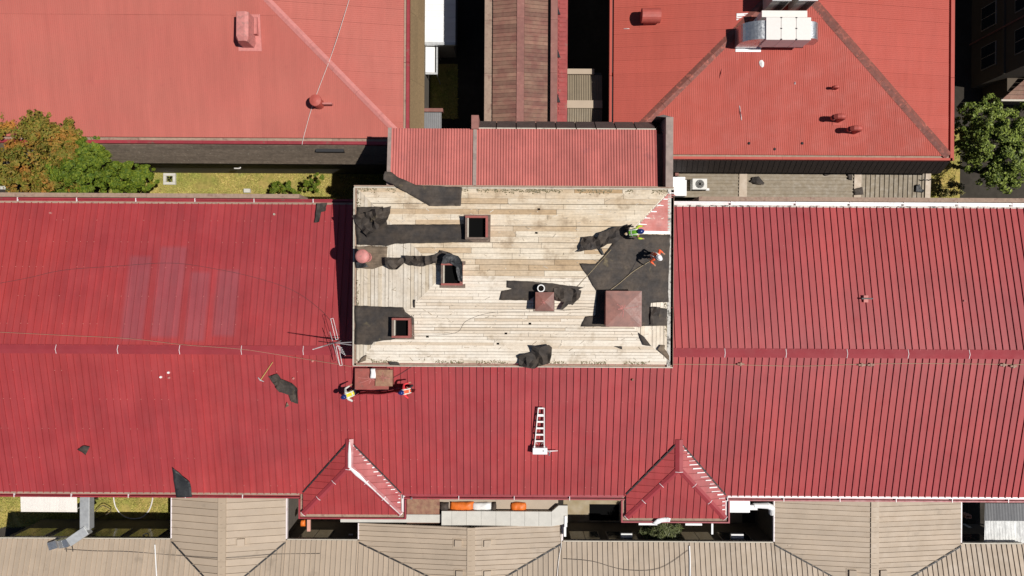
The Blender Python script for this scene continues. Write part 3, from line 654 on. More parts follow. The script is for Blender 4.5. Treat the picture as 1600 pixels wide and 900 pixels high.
MB().prism(ccw([(AX1-.1, 9.45), (AX1+.3, 9.55), (AX1+.82, AY1+.61), (AX1+.42, AY1+.61)]), flat(11.3), flat(8)).build('parapet_corner', 'dark_panel', annex)

# ================================================================ left building, faded red hip roof
def hip_building(name, label, x0, x1, y0, y1, ze, slope, sides, mat, pitch, rib, hipm, skirtm):
    b = thing(name, label, 'building', ((x0+x1)/2, (y0+y1)/2, 0))
    hdx = min((x1-x0)/2, (y1-y0)/2)
    zf = lambda x, y: ze+slope*min(x-x0, x1-x, y-y0, y1-y)
    ix0, ix1, iy0, iy1 = x0+hdx, x1-hdx, y0+hdx, y1-hdx
    polys = {'S': ([(x0, y0), (x1, y0), (ix1, iy0), (ix0, iy0)], 0), 'N': ([(x1, y1), (x0, y1), (ix0, iy1), (ix1, iy1)], 0),
             'W': ([(x0, y1), (x0, y0), (ix0, iy0), (ix0, iy1)], 1), 'E': ([(x1, y0), (x1, y1), (ix1, iy1), (ix1, iy0)], 1)}
    mb = MB()
    for k, (pl, ax) in polys.items():
        q = []
        for p in pl:
            if not q or (abs(p[0]-q[-1][0])+abs(p[1]-q[-1][1])) > 1e-3: q.append(p)
        mb.prism(ccw(q), lambda x, y: zf(x, y)-.004, lambda x, y: zf(x, y)-.2)
    rf = mb.build('roof', mat, b)
    MB().box((x0+.9, y0+.6, 0), (x1-.9, y1-.6, ze-.3)).build('wall', 'wall_dark', b)
    ribs = tuple((i*pitch/rib, .035, .016) for i in range(rib)); lap = 15.9
    for k in sides:
        pl, ax = polys[k]
        # only the stretch the photo can show
        lim = [p for p in pl]
        if ax == 1: lim = clip(lim, 0, 1, 21.5)
        else: lim = clip(clip(lim, 1, 0, 33.5), -1, 0, 34.5)
        o_ax = 1-ax; inner = (lambda p: p[1] > lap) if k == 'S' else None
        if k == 'S':
            lo_, hi_ = clip(lim, 0, 1, lap), clip(lim, 0, -1, -lap-.002)
            panelize(lo_, zf, ax, pitch, mat, rf, 'roof_sheet', .006, ribs, gap=.010, jit=.010)
            panelize(hi_, lambda x, y: zf(x, y)+.016, ax, pitch, mat, rf, 'roof_sheet', .008, ribs, gap=.010, jit=.008)
        else: panelize(lim, zf, ax, pitch, mat, rf, 'roof_sheet', .006, ribs, gap=.010, jit=.012)
    for (cxn, cyn, tx, ty_) in ((x0, y0, ix0, iy0), (x1, y0, ix1, iy0)):
        if abs(cxn) < 34: cap_run((cxn, cyn, zf(cxn, cyn)+.05), (tx, ty_, zf(tx, ty_)+.05), .40 if hipm == 'hip_pale' else .52, 2.0, hipm, b, 'hip_cap', .04)
    return b, zf, polys
nw, nw_z, _ = hip_building('left_building', 'wide building with faded salmon red roof and pale hip ridge', -46, -6.62, 8.98, 33, 7.4, .17, 'SE', 'red_fade', .97, 8, 'hip_pale', None)
nw['label'] = 'wide building with faded salmon red roof and pale hip ridge, left of the passage'
ne, ne_z, _ = hip_building('right_building', 'hip roofed building in weathered red carrying large air handling ducts', 6.05, 26.25, 8.12, 34, 7.4, .15, 'SWE', 'red_fade_ne', .80, 7, 'hip_rust', None)
# eaves of the left building: gutter strip, red fascia, shingle skirt
def part(nm, a, b, m_, par): return MB().box(a, b).build(nm, m_, par)
for i in range(10):
    a = -46+i*3.9; e = min(a+3.89, -6.5)
    part('gutter', (a, 8.80, 7.28), (e, 8.96, 7.33), 'tan_gutter', nw); part('fascia', (a, 8.60, 7.1), (e, 8.79, 7.40), 'red_gutter', nw)
for i in range(5):
    a = 8.6+i*5; part('gutter', (-6.61, a, 7.28), (-6.46, a+4.98, 7.33), 'tan_gutter', nw); part('fascia', (-6.45, a, 7.1), (-6.27, a+4.98, 7.40), 'red_gutter', nw)
def skirt_course(parent, p0, p1, outv, ztop, zbot, run, rows, mat, length, nm='shingle_row'):
    p0, p1, outv = Vector(p0), Vector(p1), Vector(outv); n = max(1, round((p1-p0).length/length)); d = (p1-p0)/n
    for r in range(rows):
        t0, t1 = r/rows, (r+1)/rows
        for i in range(n):
            a, b = p0+d*i, p0+d*(i+1)*1-d*.002
            o0, o1 = outv*run*t0, outv*(run*t1+.03); za, zb_ = ztop+(zbot-ztop)*t0, ztop+(zbot-ztop)*t1; th = outv*.05
            vs = [a+o0+Vector((0, 0, za)), b+o0+Vector((0, 0, za)), b+o1+Vector((0, 0, zb_)), a+o1+Vector((0, 0, zb_))]
            MB().add(vs+[v-th-Vector((0, 0, .03)) for v in vs], [(0, 1, 2, 3), (7, 6, 5, 4), (0, 4, 5, 1), (1, 5, 6, 2), (2, 6, 7, 3), (3, 7, 4, 0)]).build(nm, mat, parent)
skirt_course(nw, (-46, 8.56, 0), (-6.25, 8.56, 0), (0, -1, 0), 7.15, 5.4, .78, 5, 'skirt_grey', 4.2)
skirt_course(nw, (-6.24, 8.56, 0), (-6.24, 33, 0), (1, 0, 0), 7.15, 5.5, .62, 4, 'skirt_tan', 4.2)
MB().box((-45.5, 8.0, 0), (-6.0, 8.9, 5.3)).build('wall', 'wall_dark', nw); MB().box((-7, 8.0, 0), (-5.9, 33, 5.4)).build('wall', 'wall_dark', nw)
p = P(517, 233, 6.6); q = p+Vector((0, -.17, -.4))
part('skirt_hatch', (p.x-.85, p.y-.22, 6.35), (p.x+.85, p.y-.02, 6.9), 'black_metal', nw)
# eaves of the right building
for i in range(6):
    a = 6.0+i*3.42; e = a+3.41
    part('gutter', (a, 8.0, 7.28), (e, 8.11, 7.33), 'tan_gutter', ne); part('fascia', (a, 7.84, 7.05), (e, 7.99, 7.42), 'red_fade_ne', ne)
for i in range(5):
    a = 7.84+i*5
    part('gutter', (26.26, a+.2, 7.2), (26.37, a+4.98, 7.24), 'black_metal', ne); part('fascia', (26.38, a, 7.05), (26.60, a+4.98, 7.42), 'red_fade_ne', ne)
    part('fascia', (5.80, a, 7.05), (5.95, a+4.98, 7.42), 'red_fade_ne', ne); part('gutter', (5.955, a+.2, 7.28), (6.04, a+4.98, 7.31), 'black_metal', ne)
n = 62; Lx = 20.6
for i in range(n):                                # slanting boards of the dark skirt
    x0 = 6.0+Lx*i/n; x1 = 6.0+Lx*(i+1)/n-.03; sh = .25
    vs = [(x0, 7.86, 7.1), (x1, 7.86, 7.1), (x1+sh, 7.32, 5.7), (x0+sh, 7.32, 5.7)]; vs = [Vector(v) for v in vs]
    MB().add(vs+[v+Vector((0, .06, -.02)) for v in vs], [(0, 1, 2, 3), (7, 6, 5, 4), (0, 4, 5, 1), (1, 5, 6, 2), (2, 6, 7, 3), (3, 7, 4, 0)]).build('skirt_board', 'skirt_dark', ne)
MB().add([(6.0, 7.88, 7.08), (26.6, 7.88, 7.08), (26.85, 7.36, 5.69), (6.0, 7.36, 5.69), (6.0, 7.98, 7.08), (26.6, 7.98, 7.08), (26.85, 7.98, 5.69), (6.0, 7.98, 5.69)],
         [(0, 1, 2, 3), (4, 7, 6, 5), (0, 3, 7, 4), (1, 5, 6, 2), (0, 4, 5, 1), (3, 2, 6, 7)]).build('skirt_backing', 'black_metal', ne)

# vents on the two red roofs
p = on(388, 52, nw_z)                              # big hooded vent
s = (ZC-8.6)/F
def hood(c, wx, wy, h, nm, mat, parent, label):
    prof = [(-wx, 0), (wx, 0), (wx, h*.9), (wx*.6, h), (-wx*.55, h*.97), (-wx*.95, h*.7)]
    vs = []; n = len(prof)
    for y, k in ((-wy, .75), (-wy*.7, 1), (wy, 1)):
        vs += [(c.x+x*(k if k < 1 else 1), c.y+y, c.z-.1+z*(.9 if k < 1 else 1)) for x, z in prof]
    fs = [tuple(range(n)), tuple(range(3*n-1, 2*n-1, -1))]
    for r in range(2):
        for i in range(n): fs.append((r*n+i, r*n+(i+1) % n, (r+1)*n+(i+1) % n, (r+1)*n+i))
    return tag(MB().add(vs, fs).build(nm, mat, parent), label)
o = hood(p, .42, .82, 1.35, 'hooded_vent', 'pink_paint', nw, 'large faded pink hooded vent')
MB().prism(rect(p.x-.62, p.x+.75, p.y-1.0, p.y+1.05), lambda x, y: nw_z(x, y)+.035, lambda x, y: nw_z(x, y)+.01).build('base_flashing', 'hip_pale', o)
MB().box((p.x+.44, p.y-.15, p.z-.1), (p.x+.62, p.y+.85, p.z+.35)).build('flange', 'hip_pale', o)
p = on(502, 163, nw_z)
o = tag(MB().lathe(p+Vector((-.1, 0, -.1)), [(.3, 0), (.3, .95), (.36, .96), (.34, 1.06), (.1, 1.12)], 18).build('round_vent', 'vent_red', nw), 'small round red vent with bracket')
MB().box((p.x+.2, p.y-.12, p.z+.2), (p.x+.75, p.y-.02, p.z+.5)).build('bracket', 'hip_pale', o)
p = on(1014, 30, ne_z)                             # half round hood with a horizontal drum
mb = MB().lathe(p+Vector((-.55, 0, .55)), [(.42, 0), (.42, 1.1)], 18, 'x'); mb.box((p.x-.35, p.y-.35, p.z-.1), (p.x+.4, p.y+.3, p.z+.5))
dv_ = tag(mb.build('drum_vent', 'vent_red', ne), 'drum shaped red vent near the upper left of its roof')
MB().prism(rect(p.x-.55, p.x+.6, p.y-.5, p.y+.5), lambda x, y: ne_z(x, y)+.034, lambda x, y: ne_z(x, y)+.01).build('base_flashing', 'red_fade_ne', dv_)
for px, py, k, lb in ((1309, 188, 1, 'red gooseneck vent, upper of the two'), (1334, 206, 1, 'red gooseneck vent, lower of the two'), (1305, 139, .5, 'tiny gooseneck vent above the pair')):
    p = on(px, py, ne_z); r = .16*k
    hh = .75*k; pts = [p+Vector((.0, 0, -.1)), p+Vector((0, 0, hh))]+[p+Vector((-.28*k+.28*k*math.cos(a), 0, hh+.28*k*math.sin(a))) for a in (.5, 1., 1.57, 2.1, 2.7, 3.14)]+[p+Vector((-.56*k, 0, hh-.15*k))]
    gv = tag(MB().tube(pts, r, 12).build('gooseneck_vent', 'vent_red', ne, smooth=False), lb)
    MB().prism(rect(p.x-.3*k, p.x+.3*k, p.y-.3*k, p.y+.35*k), lambda x, y: ne_z(x, y)+.032, lambda x, y: ne_z(x, y)+.01).build('base_flashing', 'red_fade_ne', gv)
for px, py in ((1170, 224), (1253, 224), (1210, 233), (1190, 98)):
    p = on(px, py, ne_z); MB().lathe(p-Vector((0, 0, .03)), [(.09, 0), (.09, .06), (.03, .12)], 9).build('pipe_stub', 'black_metal' if py > 200 else 'white_plastic', ne)

# ---- air handling unit with ducts on the right building
hz0 = ne_z(*P(1225, 50, 9).xy)
ah = thing('air_handling_unit', 'large pale rooftop air handling duct with curved silver elbow', 'air unit', P(1225, 55, hz0))
top = hz0+1.75
x0, x1, y0, y1 = pr(1197, 1268, 27, 62, top)
def vbox(a, b, m_, nm, par, bev=.0): return MB().box(a, b).build(nm, m_, par, bevel=bev)
k = 3
for i in range(k):
    a = x0+(x1-x0)*i/k; b = x0+(x1-x0)*(i+1)/k-.012
    o = vbox((a, y0, top-1.25), (b, y1, top), 'hvac_panel', 'duct_section', ah, .02)
for i in range(1, k):
    a = x0+(x1-x0)*i/k
    for t in (.02, .5, .98):
        yy = y0+(y1-y0)*t; vbox((a-.05, yy-.03, top), (a+.05, yy+.03, top+.02), 'black_metal', 'flange_clip', ah)
def elbow(xa, xb, ya, yb, ztop, zbot, sgn, nm):
    n = 10; vs = []; r = abs(xb-xa)
    for i in range(n+1):
        t = math.pi/2*i/n; x = xa+sgn*r*math.sin(t); z = ztop-(ztop-zbot)*.6*(1-math.cos(t))
        vs += [(x, ya, z), (x, yb, z)]
    m_ = 2*(n+1); vs += [(xb, ya, zbot), (xb, yb, zbot), (xa, ya, zbot), (xa, yb, zbot)]
    fs = [(2*i, 2*i+1, 2*i+3, 2*i+2) for i in range(n)]
    fs += [tuple([2*i for i in range(n+1)]+[m_, m_+2]), tuple([m_+3, m_+1]+[2*i+1 for i in range(n, -1, -1)]), (2*n, 2*n+1, m_+1, m_), (m_, m_+1, m_+3, m_+2), (m_+2, m_+3, 1, 0)]
    return MB().add(vs, fs).build(nm, 'galv', ah)
elbow(x0-.02, x0-1.25, y0+.08, y1-.15, top-.1, hz0+.1, -1, 'elbow_duct')
elbow(x1+.005, x1+.62, y0+.12, y1-.2, top-.06, top-1.2, 1, 'elbow_duct')
for x in (x0+.3, x1-.3):
    for y in (y0+.15, y1-.15): vbox((x-.04, y-.04, ne_z(x, y)-.05), (x+.04, y+.04, top-1.25), 'galv_matt', 'leg', ah)
a, b, c, d_ = pr(1191, 1262, 19, 26, hz0+1.4); vbox((a, c, hz0+.55), (b, d_+.1, hz0+1.35), 'hvac_panel', 'plenum', ah)
a, b, c, d_ = pr(1150, 1190, 22, 80, hz0)
zs = lambda x, y: ne_z(x, y)+.03
MB().prism(rect(a, b, c, d_), lambda x, y: zs(x, y)+.02, zs).build('flashing_sheet', 'white_metal', ah)
for i, (xa, xb, lb) in enumerate(((1207, 1236, 'box condenser behind the rooftop duct, the left of two'), (1248, 1277, 'box condenser behind the rooftop duct, the right of two'))):
    zt = hz0+2.0; a, b, c, d_ = pr(xa, xb, -26, 1, zt); cnd = thing('rooftop_condenser', lb, 'air conditioner', ((a+b)/2, (c+d_)/2, hz0), 'condensers on the right building')
    zb = ne_z((a+b)/2, c)+.25
    vbox((a, c, zb), (b, d_, zt), 'condenser', 'casing', cnd, .02); vbox((a-.02, c-.02, zt), (b+.02, d_+.02, zt+.06), 'galv_matt', 'top_rim', cnd)
    for t in range(9):
        x = a+(b-a)*(.5+.05*t); vbox((x, c-.02, zb+.15), (x+.02, c-.003, zt-.15), 'black_metal', 'grille_slat', cnd)
    MB().lathe(((a+b)/2, (c+d_)/2, zt+.06), [(.4, 0), (.4, .05), (.36, .05), (.36, .01)], 20).build('fan_ring', 'black_metal', cnd)
    for x in (a+.08, b-.08):
        for y in (c+.08, d_-.08): vbox((x-.03, y-.03, ne_z(x, y)), (x+.03, y+.03, zb), 'black_metal', 'foot', cnd)
# scraps on the right roof
for j, (px, py, sx, sy, ang, m_, lb) in enumerate(((1190, 99, .3, .45, .3, 'white_plastic', 'crumpled white rag on the red roof below the air handler'), (1157, 177, .07, .85, .2, 'white_plastic', 'thin white strip of sheet on the red roof, below the rag'),
                                          (1126, 115, .04, .6, -.2, 'hip_pale', 'thin pale stick on the red roof beside the rusty hip'), (979, 45, .4, .05, 0, 'white_plastic', 'short white batten near the drum vent'), (1242, 130, .1, .16, .2, 'white_plastic', 'small white chip on the middle of the red roof'))):
    p = on(px, py, ne_z, .03); mb = MB(); n = 7
    ring = [(math.cos(6.283*i/n)*sx/2*random.uniform(.8, 1.2), math.sin(6.283*i/n)*sy/2*random.uniform(.8, 1.2)) for i in range(n)]
    ca, sa = math.cos(ang), math.sin(ang); ring = [(p.x+x*ca-y*sa, p.y+x*sa+y*ca) for x, y in ring]
    mb.add([(x, y, ne_z(x, y)+.03+random.uniform(0, .03)) for x, y in ring]+[(p.x, p.y, p.z+.1)]+[(x, y, ne_z(x, y)+.022) for x, y in ring], [(i, (i+1) % n, n) for i in range(n)]+[(i, n+1+i, n+1+(i+1) % n, (i+1) % n) for i in range(n)])
    tag(mb.build('roof_scrap', m_), lb, 'scrap')

# ================================================================ narrow middle building
mid = thing('middle_building', 'narrow building with brown boarded gable roof between the two red roofs', 'building', (.7, 17, 0))
MY0, MY1 = 9.5, 25.0
q = lambda px: (px-800)*(ZC-8.5)/F
mr = (q(805)+q(817))/2
mid_z = lambda x, y: 8.95-.22*abs(x-mr)
MB().box((q(757), MY0, 0), (q(884), MY1, 8.3)).build('wall', 'wall_dark', mid)
MB().prism(rect(q(768), mr, MY0, MY1), lambda x, y: mid_z(x, y)-.004, flat(8.2)).build('roof', 'black_metal', mid)
mroof = MB().prism(rect(mr, q(853), MY0, MY1), lambda x, y: mid_z(x, y)-.004, flat(8.2)).build('roof', 'black_metal', mid)
y = MY0
while y < 18.9:
    for a, b in ((q(768), q(805)), (q(817), q(853.5))):
        h = .235
        MB().prism(rect(a, b, y, y+h-.012), lambda x, yy: mid_z(x, yy)+.018+.02*(y+h-yy)/h, mid_z).build('roof_board', 'brown_tile', mroof)
    y += .235
MB().prism(rect(q(768), q(805), y, MY1), lambda x, yy: mid_z(x, yy)+.02, mid_z).build('roof_boards_far', 'brown_tile', mroof)
MB().prism(rect(q(817), q(853.5), y, MY1), lambda x, yy: mid_z(x, yy)+.02, mid_z).build('roof_boards_far', 'brown_tile', mroof)
for i in range(5):
    a = MY0+i*3.1
    MB().prism(rect(q(805)+.01, q(817)-.01, a, a+3.09), lambda x, y: mid_z(x, y)+.07, lambda x, y: mid_z(x, y)).build('ridge_cap', 'brown_trim', mid)
    part('gutter', (q(755), a, 8.1), (q(767), a+3.09, 8.5), 'tan_gutter', mid)
    part('parapet', (q(858), a, 8.1), (q(868.5), a+3.09, 8.75), 'brown_trim', mid)
    part('parapet_board', (q(869), a, 8.0), (q(884.5), a+3.09, 8.55), 'red_wall', mid)
for py in (18, 85, 155):
    p = P(873, py, 8.5); MB().add([(p.x-.08, p.y-.22, 8.56), (p.x+.1, p.y-.22, 8.56), (p.x-.08, p.y+.3, 8.56), (p.x-.08, p.y-.22, 8.72), (p.x+.1, p.y-.22, 8.6), (p.x-.08, p.y+.3, 8.6)],
                                  [(0, 2, 1), (3, 4, 5), (0, 1, 4, 3), (1, 2, 5, 4), (2, 0, 3, 5)]).build('wedge_vent', 'black_metal', mid)
for i in range(30):
    yy = 10.2+i*.27; MB().box((q(871), yy, 8.56), (q(882), yy+.16, 8.585)).build('parapet_slat', 'red_wall', mid)

# passage canopy east of it
pc = thing('passage_canopy', 'beige ribbed canopy roof in the gap beside the brown gable roof', 'canopy', (4.4, 11.5, 0))
czf = lambda x, y: 5.8-.1*abs(y-11.4)
a, b = P(885, 150, 5.8).x-.35, P(941, 150, 5.8).x; yt = P(900, 107, 5.8).y
panelize(rect(a, b, 9.3, 11.25), czf, 0, .29, 'beige_ribbed', pc, 'roof_sheet', .01, ((0, .03, .045), (.14, .03, .045)))
panelize(rect(a, b, 11.75, yt-.35), czf, 0, .29, 'beige_ribbed', pc, 'roof_sheet', .01, ((0, .03, .045), (.14, .03, .045)))
part('ridge_cap', (a, 11.26, 5.74), (b, 11.74, 5.9), 'beige_cap', pc); part('end_cap', (a, yt-.33, 5.45), (b-.5, yt, 5.75), 'beige_cap', pc)
part('soffit', (a, 9.3, 5.2), (b, yt-.1, 5.3), 'wall_dark', pc)
for yy in (9.6, yt-.4):
    for xx in (a+.3, b-.3): part('post', (xx-.06, yy-.06, 0), (xx+.06, yy+.06, 5.2), 'wall_dark', pc)

# white sheds in the left passage
ws_ = thing('white_shed', 'white metal roofed shed in the shaded passage left of the brown gable roof', 'shed', P(685, 20, 0))
a, b, c, d_ = pr(640, 712, -60, 70, 2.9)
MB().box((a+.1, c+.1, 0), (b-.15, d_-.1, 2.7)).build('wall', 'wall_plaster', ws_)
swz = lambda x, y: 2.95-.04*(x-a)
panelize(rect(a, b, c+.18, d_), swz, 1, .42, 'white_metal', ws_, 'roof_sheet', .01, ((0, .03, .03),))
part('front_gutter', (a, c, 2.7), (b, c+.17, 2.95), 'galv_matt', ws_); part('side_gutter', (b+.002, c, 2.6), (b+.12, d_, 2.85), 'black_metal', ws_)
aw = thing('door_awning', 'small white awning on a grey frame below the white shed roof', 'awning', P(672, 95, 0))
a, b, c, d_ = pr(650, 684, 73, 116, 2.5)
MB().prism(rect(a, b-.2, c+.15, d_), lambda x, y: 2.55-.1*(x-a), lambda x, y: 2.5-.1*(x-a)).build('awning_sheet', 'white_metal', aw)
part('frame_rail', (a, c, 2.4), (b, c+.13, 2.5), 'galv_matt', aw); part('frame_rail', (b-.12, c+.14, 2.35), (b, d_, 2.45), 'galv_matt', aw)
for yy in (c+.06, d_-.1): part('post', (b-.1, yy-.03, 0), (b-.04, yy+.03, 2.35), 'galv_matt', aw)
gb = thing('grey_canopy', 'grey ribbed canopy with brown timber edge beside the annex corner', 'canopy', P(675, 187, 0))
a, b, c, d_ = pr(640, 690, 176, 205, 4.5)
panelize(rect(a, b, c, d_-.02), lambda x, y: 4.5+.08*(y-c), 0, .25, 'grey_sheet', gb, 'roof_sheet', .01, ((0, .03, .025), (.12, .03, .025)))
part('timber_edge', (a, d_, 4.35), (b+.1, d_+.22, 4.75), 'brown_trim', gb); part('wall', (a, c+.1, 0), (b-.3, d_-.1, 4.3), 'wall_dark', gb)

# ================================================================ lean to roofs along the right passage
lt = thing('lean_to', 'beige ribbed lean-to roof between the main roof and the right building', 'lean-to', P(1250, 285, 0))
ltz = lambda x, y: 4.55+.05*(y-6)
x0, x1, y0, y1 = pr(1050, 1452, 253, 306, 4.5); y0 -= .1
xa, xb = P(1153, 280, 4.5).x, P(1332, 280, 4.5).x
cap = .55
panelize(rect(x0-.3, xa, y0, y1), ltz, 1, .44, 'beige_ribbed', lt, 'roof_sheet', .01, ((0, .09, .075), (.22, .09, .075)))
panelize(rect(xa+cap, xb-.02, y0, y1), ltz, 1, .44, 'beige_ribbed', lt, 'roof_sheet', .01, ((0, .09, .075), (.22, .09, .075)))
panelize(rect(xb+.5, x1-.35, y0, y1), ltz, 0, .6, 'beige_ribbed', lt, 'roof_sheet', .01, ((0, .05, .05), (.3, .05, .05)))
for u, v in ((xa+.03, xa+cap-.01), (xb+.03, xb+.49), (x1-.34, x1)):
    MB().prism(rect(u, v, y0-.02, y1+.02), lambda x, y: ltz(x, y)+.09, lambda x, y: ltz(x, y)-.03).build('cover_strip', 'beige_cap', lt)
MB().box((x0-.3, y0+.25, 0), (x1-.2, y1-.15, 4.35)).build('wall', 'wall_dark', lt)
lz = lambda x, y: ltz(x, y)+.05
felt([(1172, 284), (1176, 277), (1184, 276), (1194, 286), (1192, 289), (1180, 288)], lz, 'dark felt scrap in the middle of the beige lean-to', 'felt_scrap', seed=31, wr=.1, crease=.15, step=.12)
felt([(1270, 263), (1299, 263), (1298, 273), (1290, 275), (1284, 269), (1272, 268)], lz, 'ragged felt scrap at the upper edge of the lean-to', 'felt_scrap', seed=32, wr=.05, step=.12)
felt([(1324, 271), (1331, 270), (1331, 282), (1326, 281)], lz, 'small felt scrap at the lean-to joint, upper', 'felt_scrap', seed=33, wr=.05, step=.12)
felt([(1334, 296), (1347, 292), (1349, 304), (1335, 305)], lz, 'small felt scrap at the lean-to joint, lower', 'felt_scrap', seed=34, wr=.05, step=.12)
felt([(1430, 290), (1436, 288), (1438, 296), (1444, 297), (1442, 301), (1430, 300)], lz, 'little felt scrap at the right end of the lean-to', 'felt_scrap', 'felt_black', seed=35, wr=.05, step=.1)
# condenser and white box on it
ac = thing('air_conditioner', 'outdoor air conditioner with round fan facing up on the lean-to', 'air conditioner', P(1090, 291, 4.55))
a, b, c, d_ = pr(1082, 1105, 279, 296, 5.35)
vbox((a, c, 4.75), (b, d_, 5.35), 'condenser_white', 'casing', ac, .02); vbox((a+.02, c-.015, 4.8), (b-.02, c-.002, 5.25), 'black_metal', 'coil', ac)
o = MB().lathe(((a+b)/2, (c+d_)/2, 5.352), [(.27, 0), (.27, .02), (.25, .02), (.25, .004)], 24).build('fan_ring', 'black_metal', ac)
for t in range(5):
    an = t*1.257; cxy = Vector(((a+b)/2, (c+d_)/2, 5.362)); MB().beam(cxy, cxy+Vector((math.cos(an)*.23, math.sin(an)*.23, 0)), .1, .006).build('fan_blade', 'condenser', o)
for r in (.1, .17, .23): MB().lathe(((a+b)/2, (c+d_)/2, 5.372), [(r+.006, 0), (r+.006, .008), (r-.006, .008), (r-.006, 0)], 20).build('guard_ring', 'condenser_white', o)
for x in (a+.06, b-.06): vbox((x-.04, c+.05, lz(x, c)-.02), (x+.04, d_-.05, 4.75), 'black_metal', 'foot', ac)
vbox((b+.01, c+.0, 4.8), (b+.25, c+.14, 4.95), 'white_plastic', 'valve_cover', ac)
wb = thing('duct_box', 'white sheet metal box beside the outdoor air conditioner', 'duct', P(1062, 290, 4.55))
a, b, c, d_ = pr(1050, 1073, 281, 306, 5.3)
vbox((a, c, 4.6), (b, d_, 5.3), 'white_metal', 'casing', wb, .02); MB().lathe(((a+b)/2-.45, d_-.005, 4.98), [(.32, 0), (.32, .02)], 4, 'y'); vbox((a, d_+.002, 4.6), (b-.06, d_+.2, 5.15), 'galv', 'collar', wb)
p = P(1058, 266, 5.2); tag(MB().box((p.x-.12, p.y-.35, 4.6), (p.x+.1, p.y+.3, 5.2)).build('timber_post', 'brown_trim'), 'short brown timber post between annex and lean-to', 'post')
p = P(1133, 259, 5.1); mb = MB(); mb.add([(p.x-.27, p.y-.26, 4.75), (p.x+.24, p.y-.24, 4.75), (p.x+.28, p.y+.25, 5.2), (p.x-.24, p.y+.26, 5.2), (p.x-.27, p.y-.2, 4.7), (p.x+.24, p.y-.18, 4.7), (p.x+.28, p.y+.31, 5.15), (p.x-.24, p.y+.32, 5.15)],
   [(0, 1, 2, 3), (7, 6, 5, 4), (0, 4, 5, 1), (1, 5, 6, 2), (2, 6, 7, 3), (3, 7, 4, 0)])
tag(mb.build('leaning_board', 'galv_matt'), 'pale grey board leaning at the upper edge of the lean-to', 'board')
lad = thing('small_ladder', 'short dark metal ladder at the right end of the lean-to', 'ladder', P(1449, 283, 0))
for dx in (0, 10): p = P(1444+dx, 283, 4.9); MB().beam((p.x, p.y-.25, 0.3), (p.x, p.y+.1, 4.95), .04, .06).build('rail', 'black_metal', lad)
for i in range(12):
    t = i/12+.04; a = P(1444, 283, 4.9); b = P(1454, 283, 4.9); MB().beam((a.x, a.y-.25+.35*t, .3+4.65*t), (b.x, b.y-.25+.35*t, .3+4.65*t), .03, .03).build('rung', 'black_metal', lad)

# ================================================================ beige building along the lower edge
BY, BZ, BM = -16.5, 4.3, .25
bg_ = thing('beige_building', 'beige metal roofed building with three cross gables along the lower edge', 'building', (0, -18.5, 0))
bz = lambda x, y: BZ+BM*(BY-y)
BR = -22.0
bxp = lambda px: (px-800)*(ZC-4.3)/F
exts = [(bxp(271), bxp(449), bxp(357), -13.2), (bxp(563.5), bxp(880), bxp(739.5), -15.25), (bxp(1212.5), bxp(1503), bxp(1359), -13.2)]
RH = .25*3.15
shift = [math.tan(ROLL)*0]*3
MB().box((-33, BY-.0, 0), (33, -27, BZ-.12)).build('wall', 'wall_dark', bg_)
MB().prism(rect(-33.3, 33.3, BR, BY+.12), lambda x, y: bz(x, y)-.004, lambda x, y: bz(x, y)-.15).build('roof', 'beige', bg_)
MB().prism(rect(-33.3, 33.3, -27.5, BR), lambda x, y: bz(x, BR)-.25*(BR-y), lambda x, y: bz(x, BR)-.25*(BR-y)-.15).build('roof_far_side', 'beige', bg_)
# main slope panels cut at the valleys
def valley_polys():
    segs = []; x = -33.2
    for (a, b, c, yn) in exts:
        segs.append((x, a)); segs.append(('v', a, b, c)); x = b
    segs.append((x, 33.2)); return segs
rb = ((0, .028, .062),)
for s_ in valley_polys():
    if s_[0] != 'v': panelize(rect(s_[0], s_[1], -19.8, BY+.1), bz, 0, .33, 'beige', bg_, 'roof_panel', .01, rb)
    else:
        _, a, b, c = s_; yv = BY-RH/BM
        if c-a > 0: panelize([(a, BY+.1), (a, -19.8), (c, -19.8), (c, yv)], bz, 0, .33, 'beige', bg_, 'roof_panel', .01, rb)
        panelize([(b, BY+.1), (c, yv), (c, -19.8), (b, -19.8)], bz, 0, .33, 'beige', bg_, 'roof_panel', .01, rb)
MB().prism(rect(-33.2, 33.2, BR, -19.81), lambda x, y: bz(x, y)+.012, lambda x, y: bz(x, y)-.003).build('roof_panels_far', 'beige', bg_)
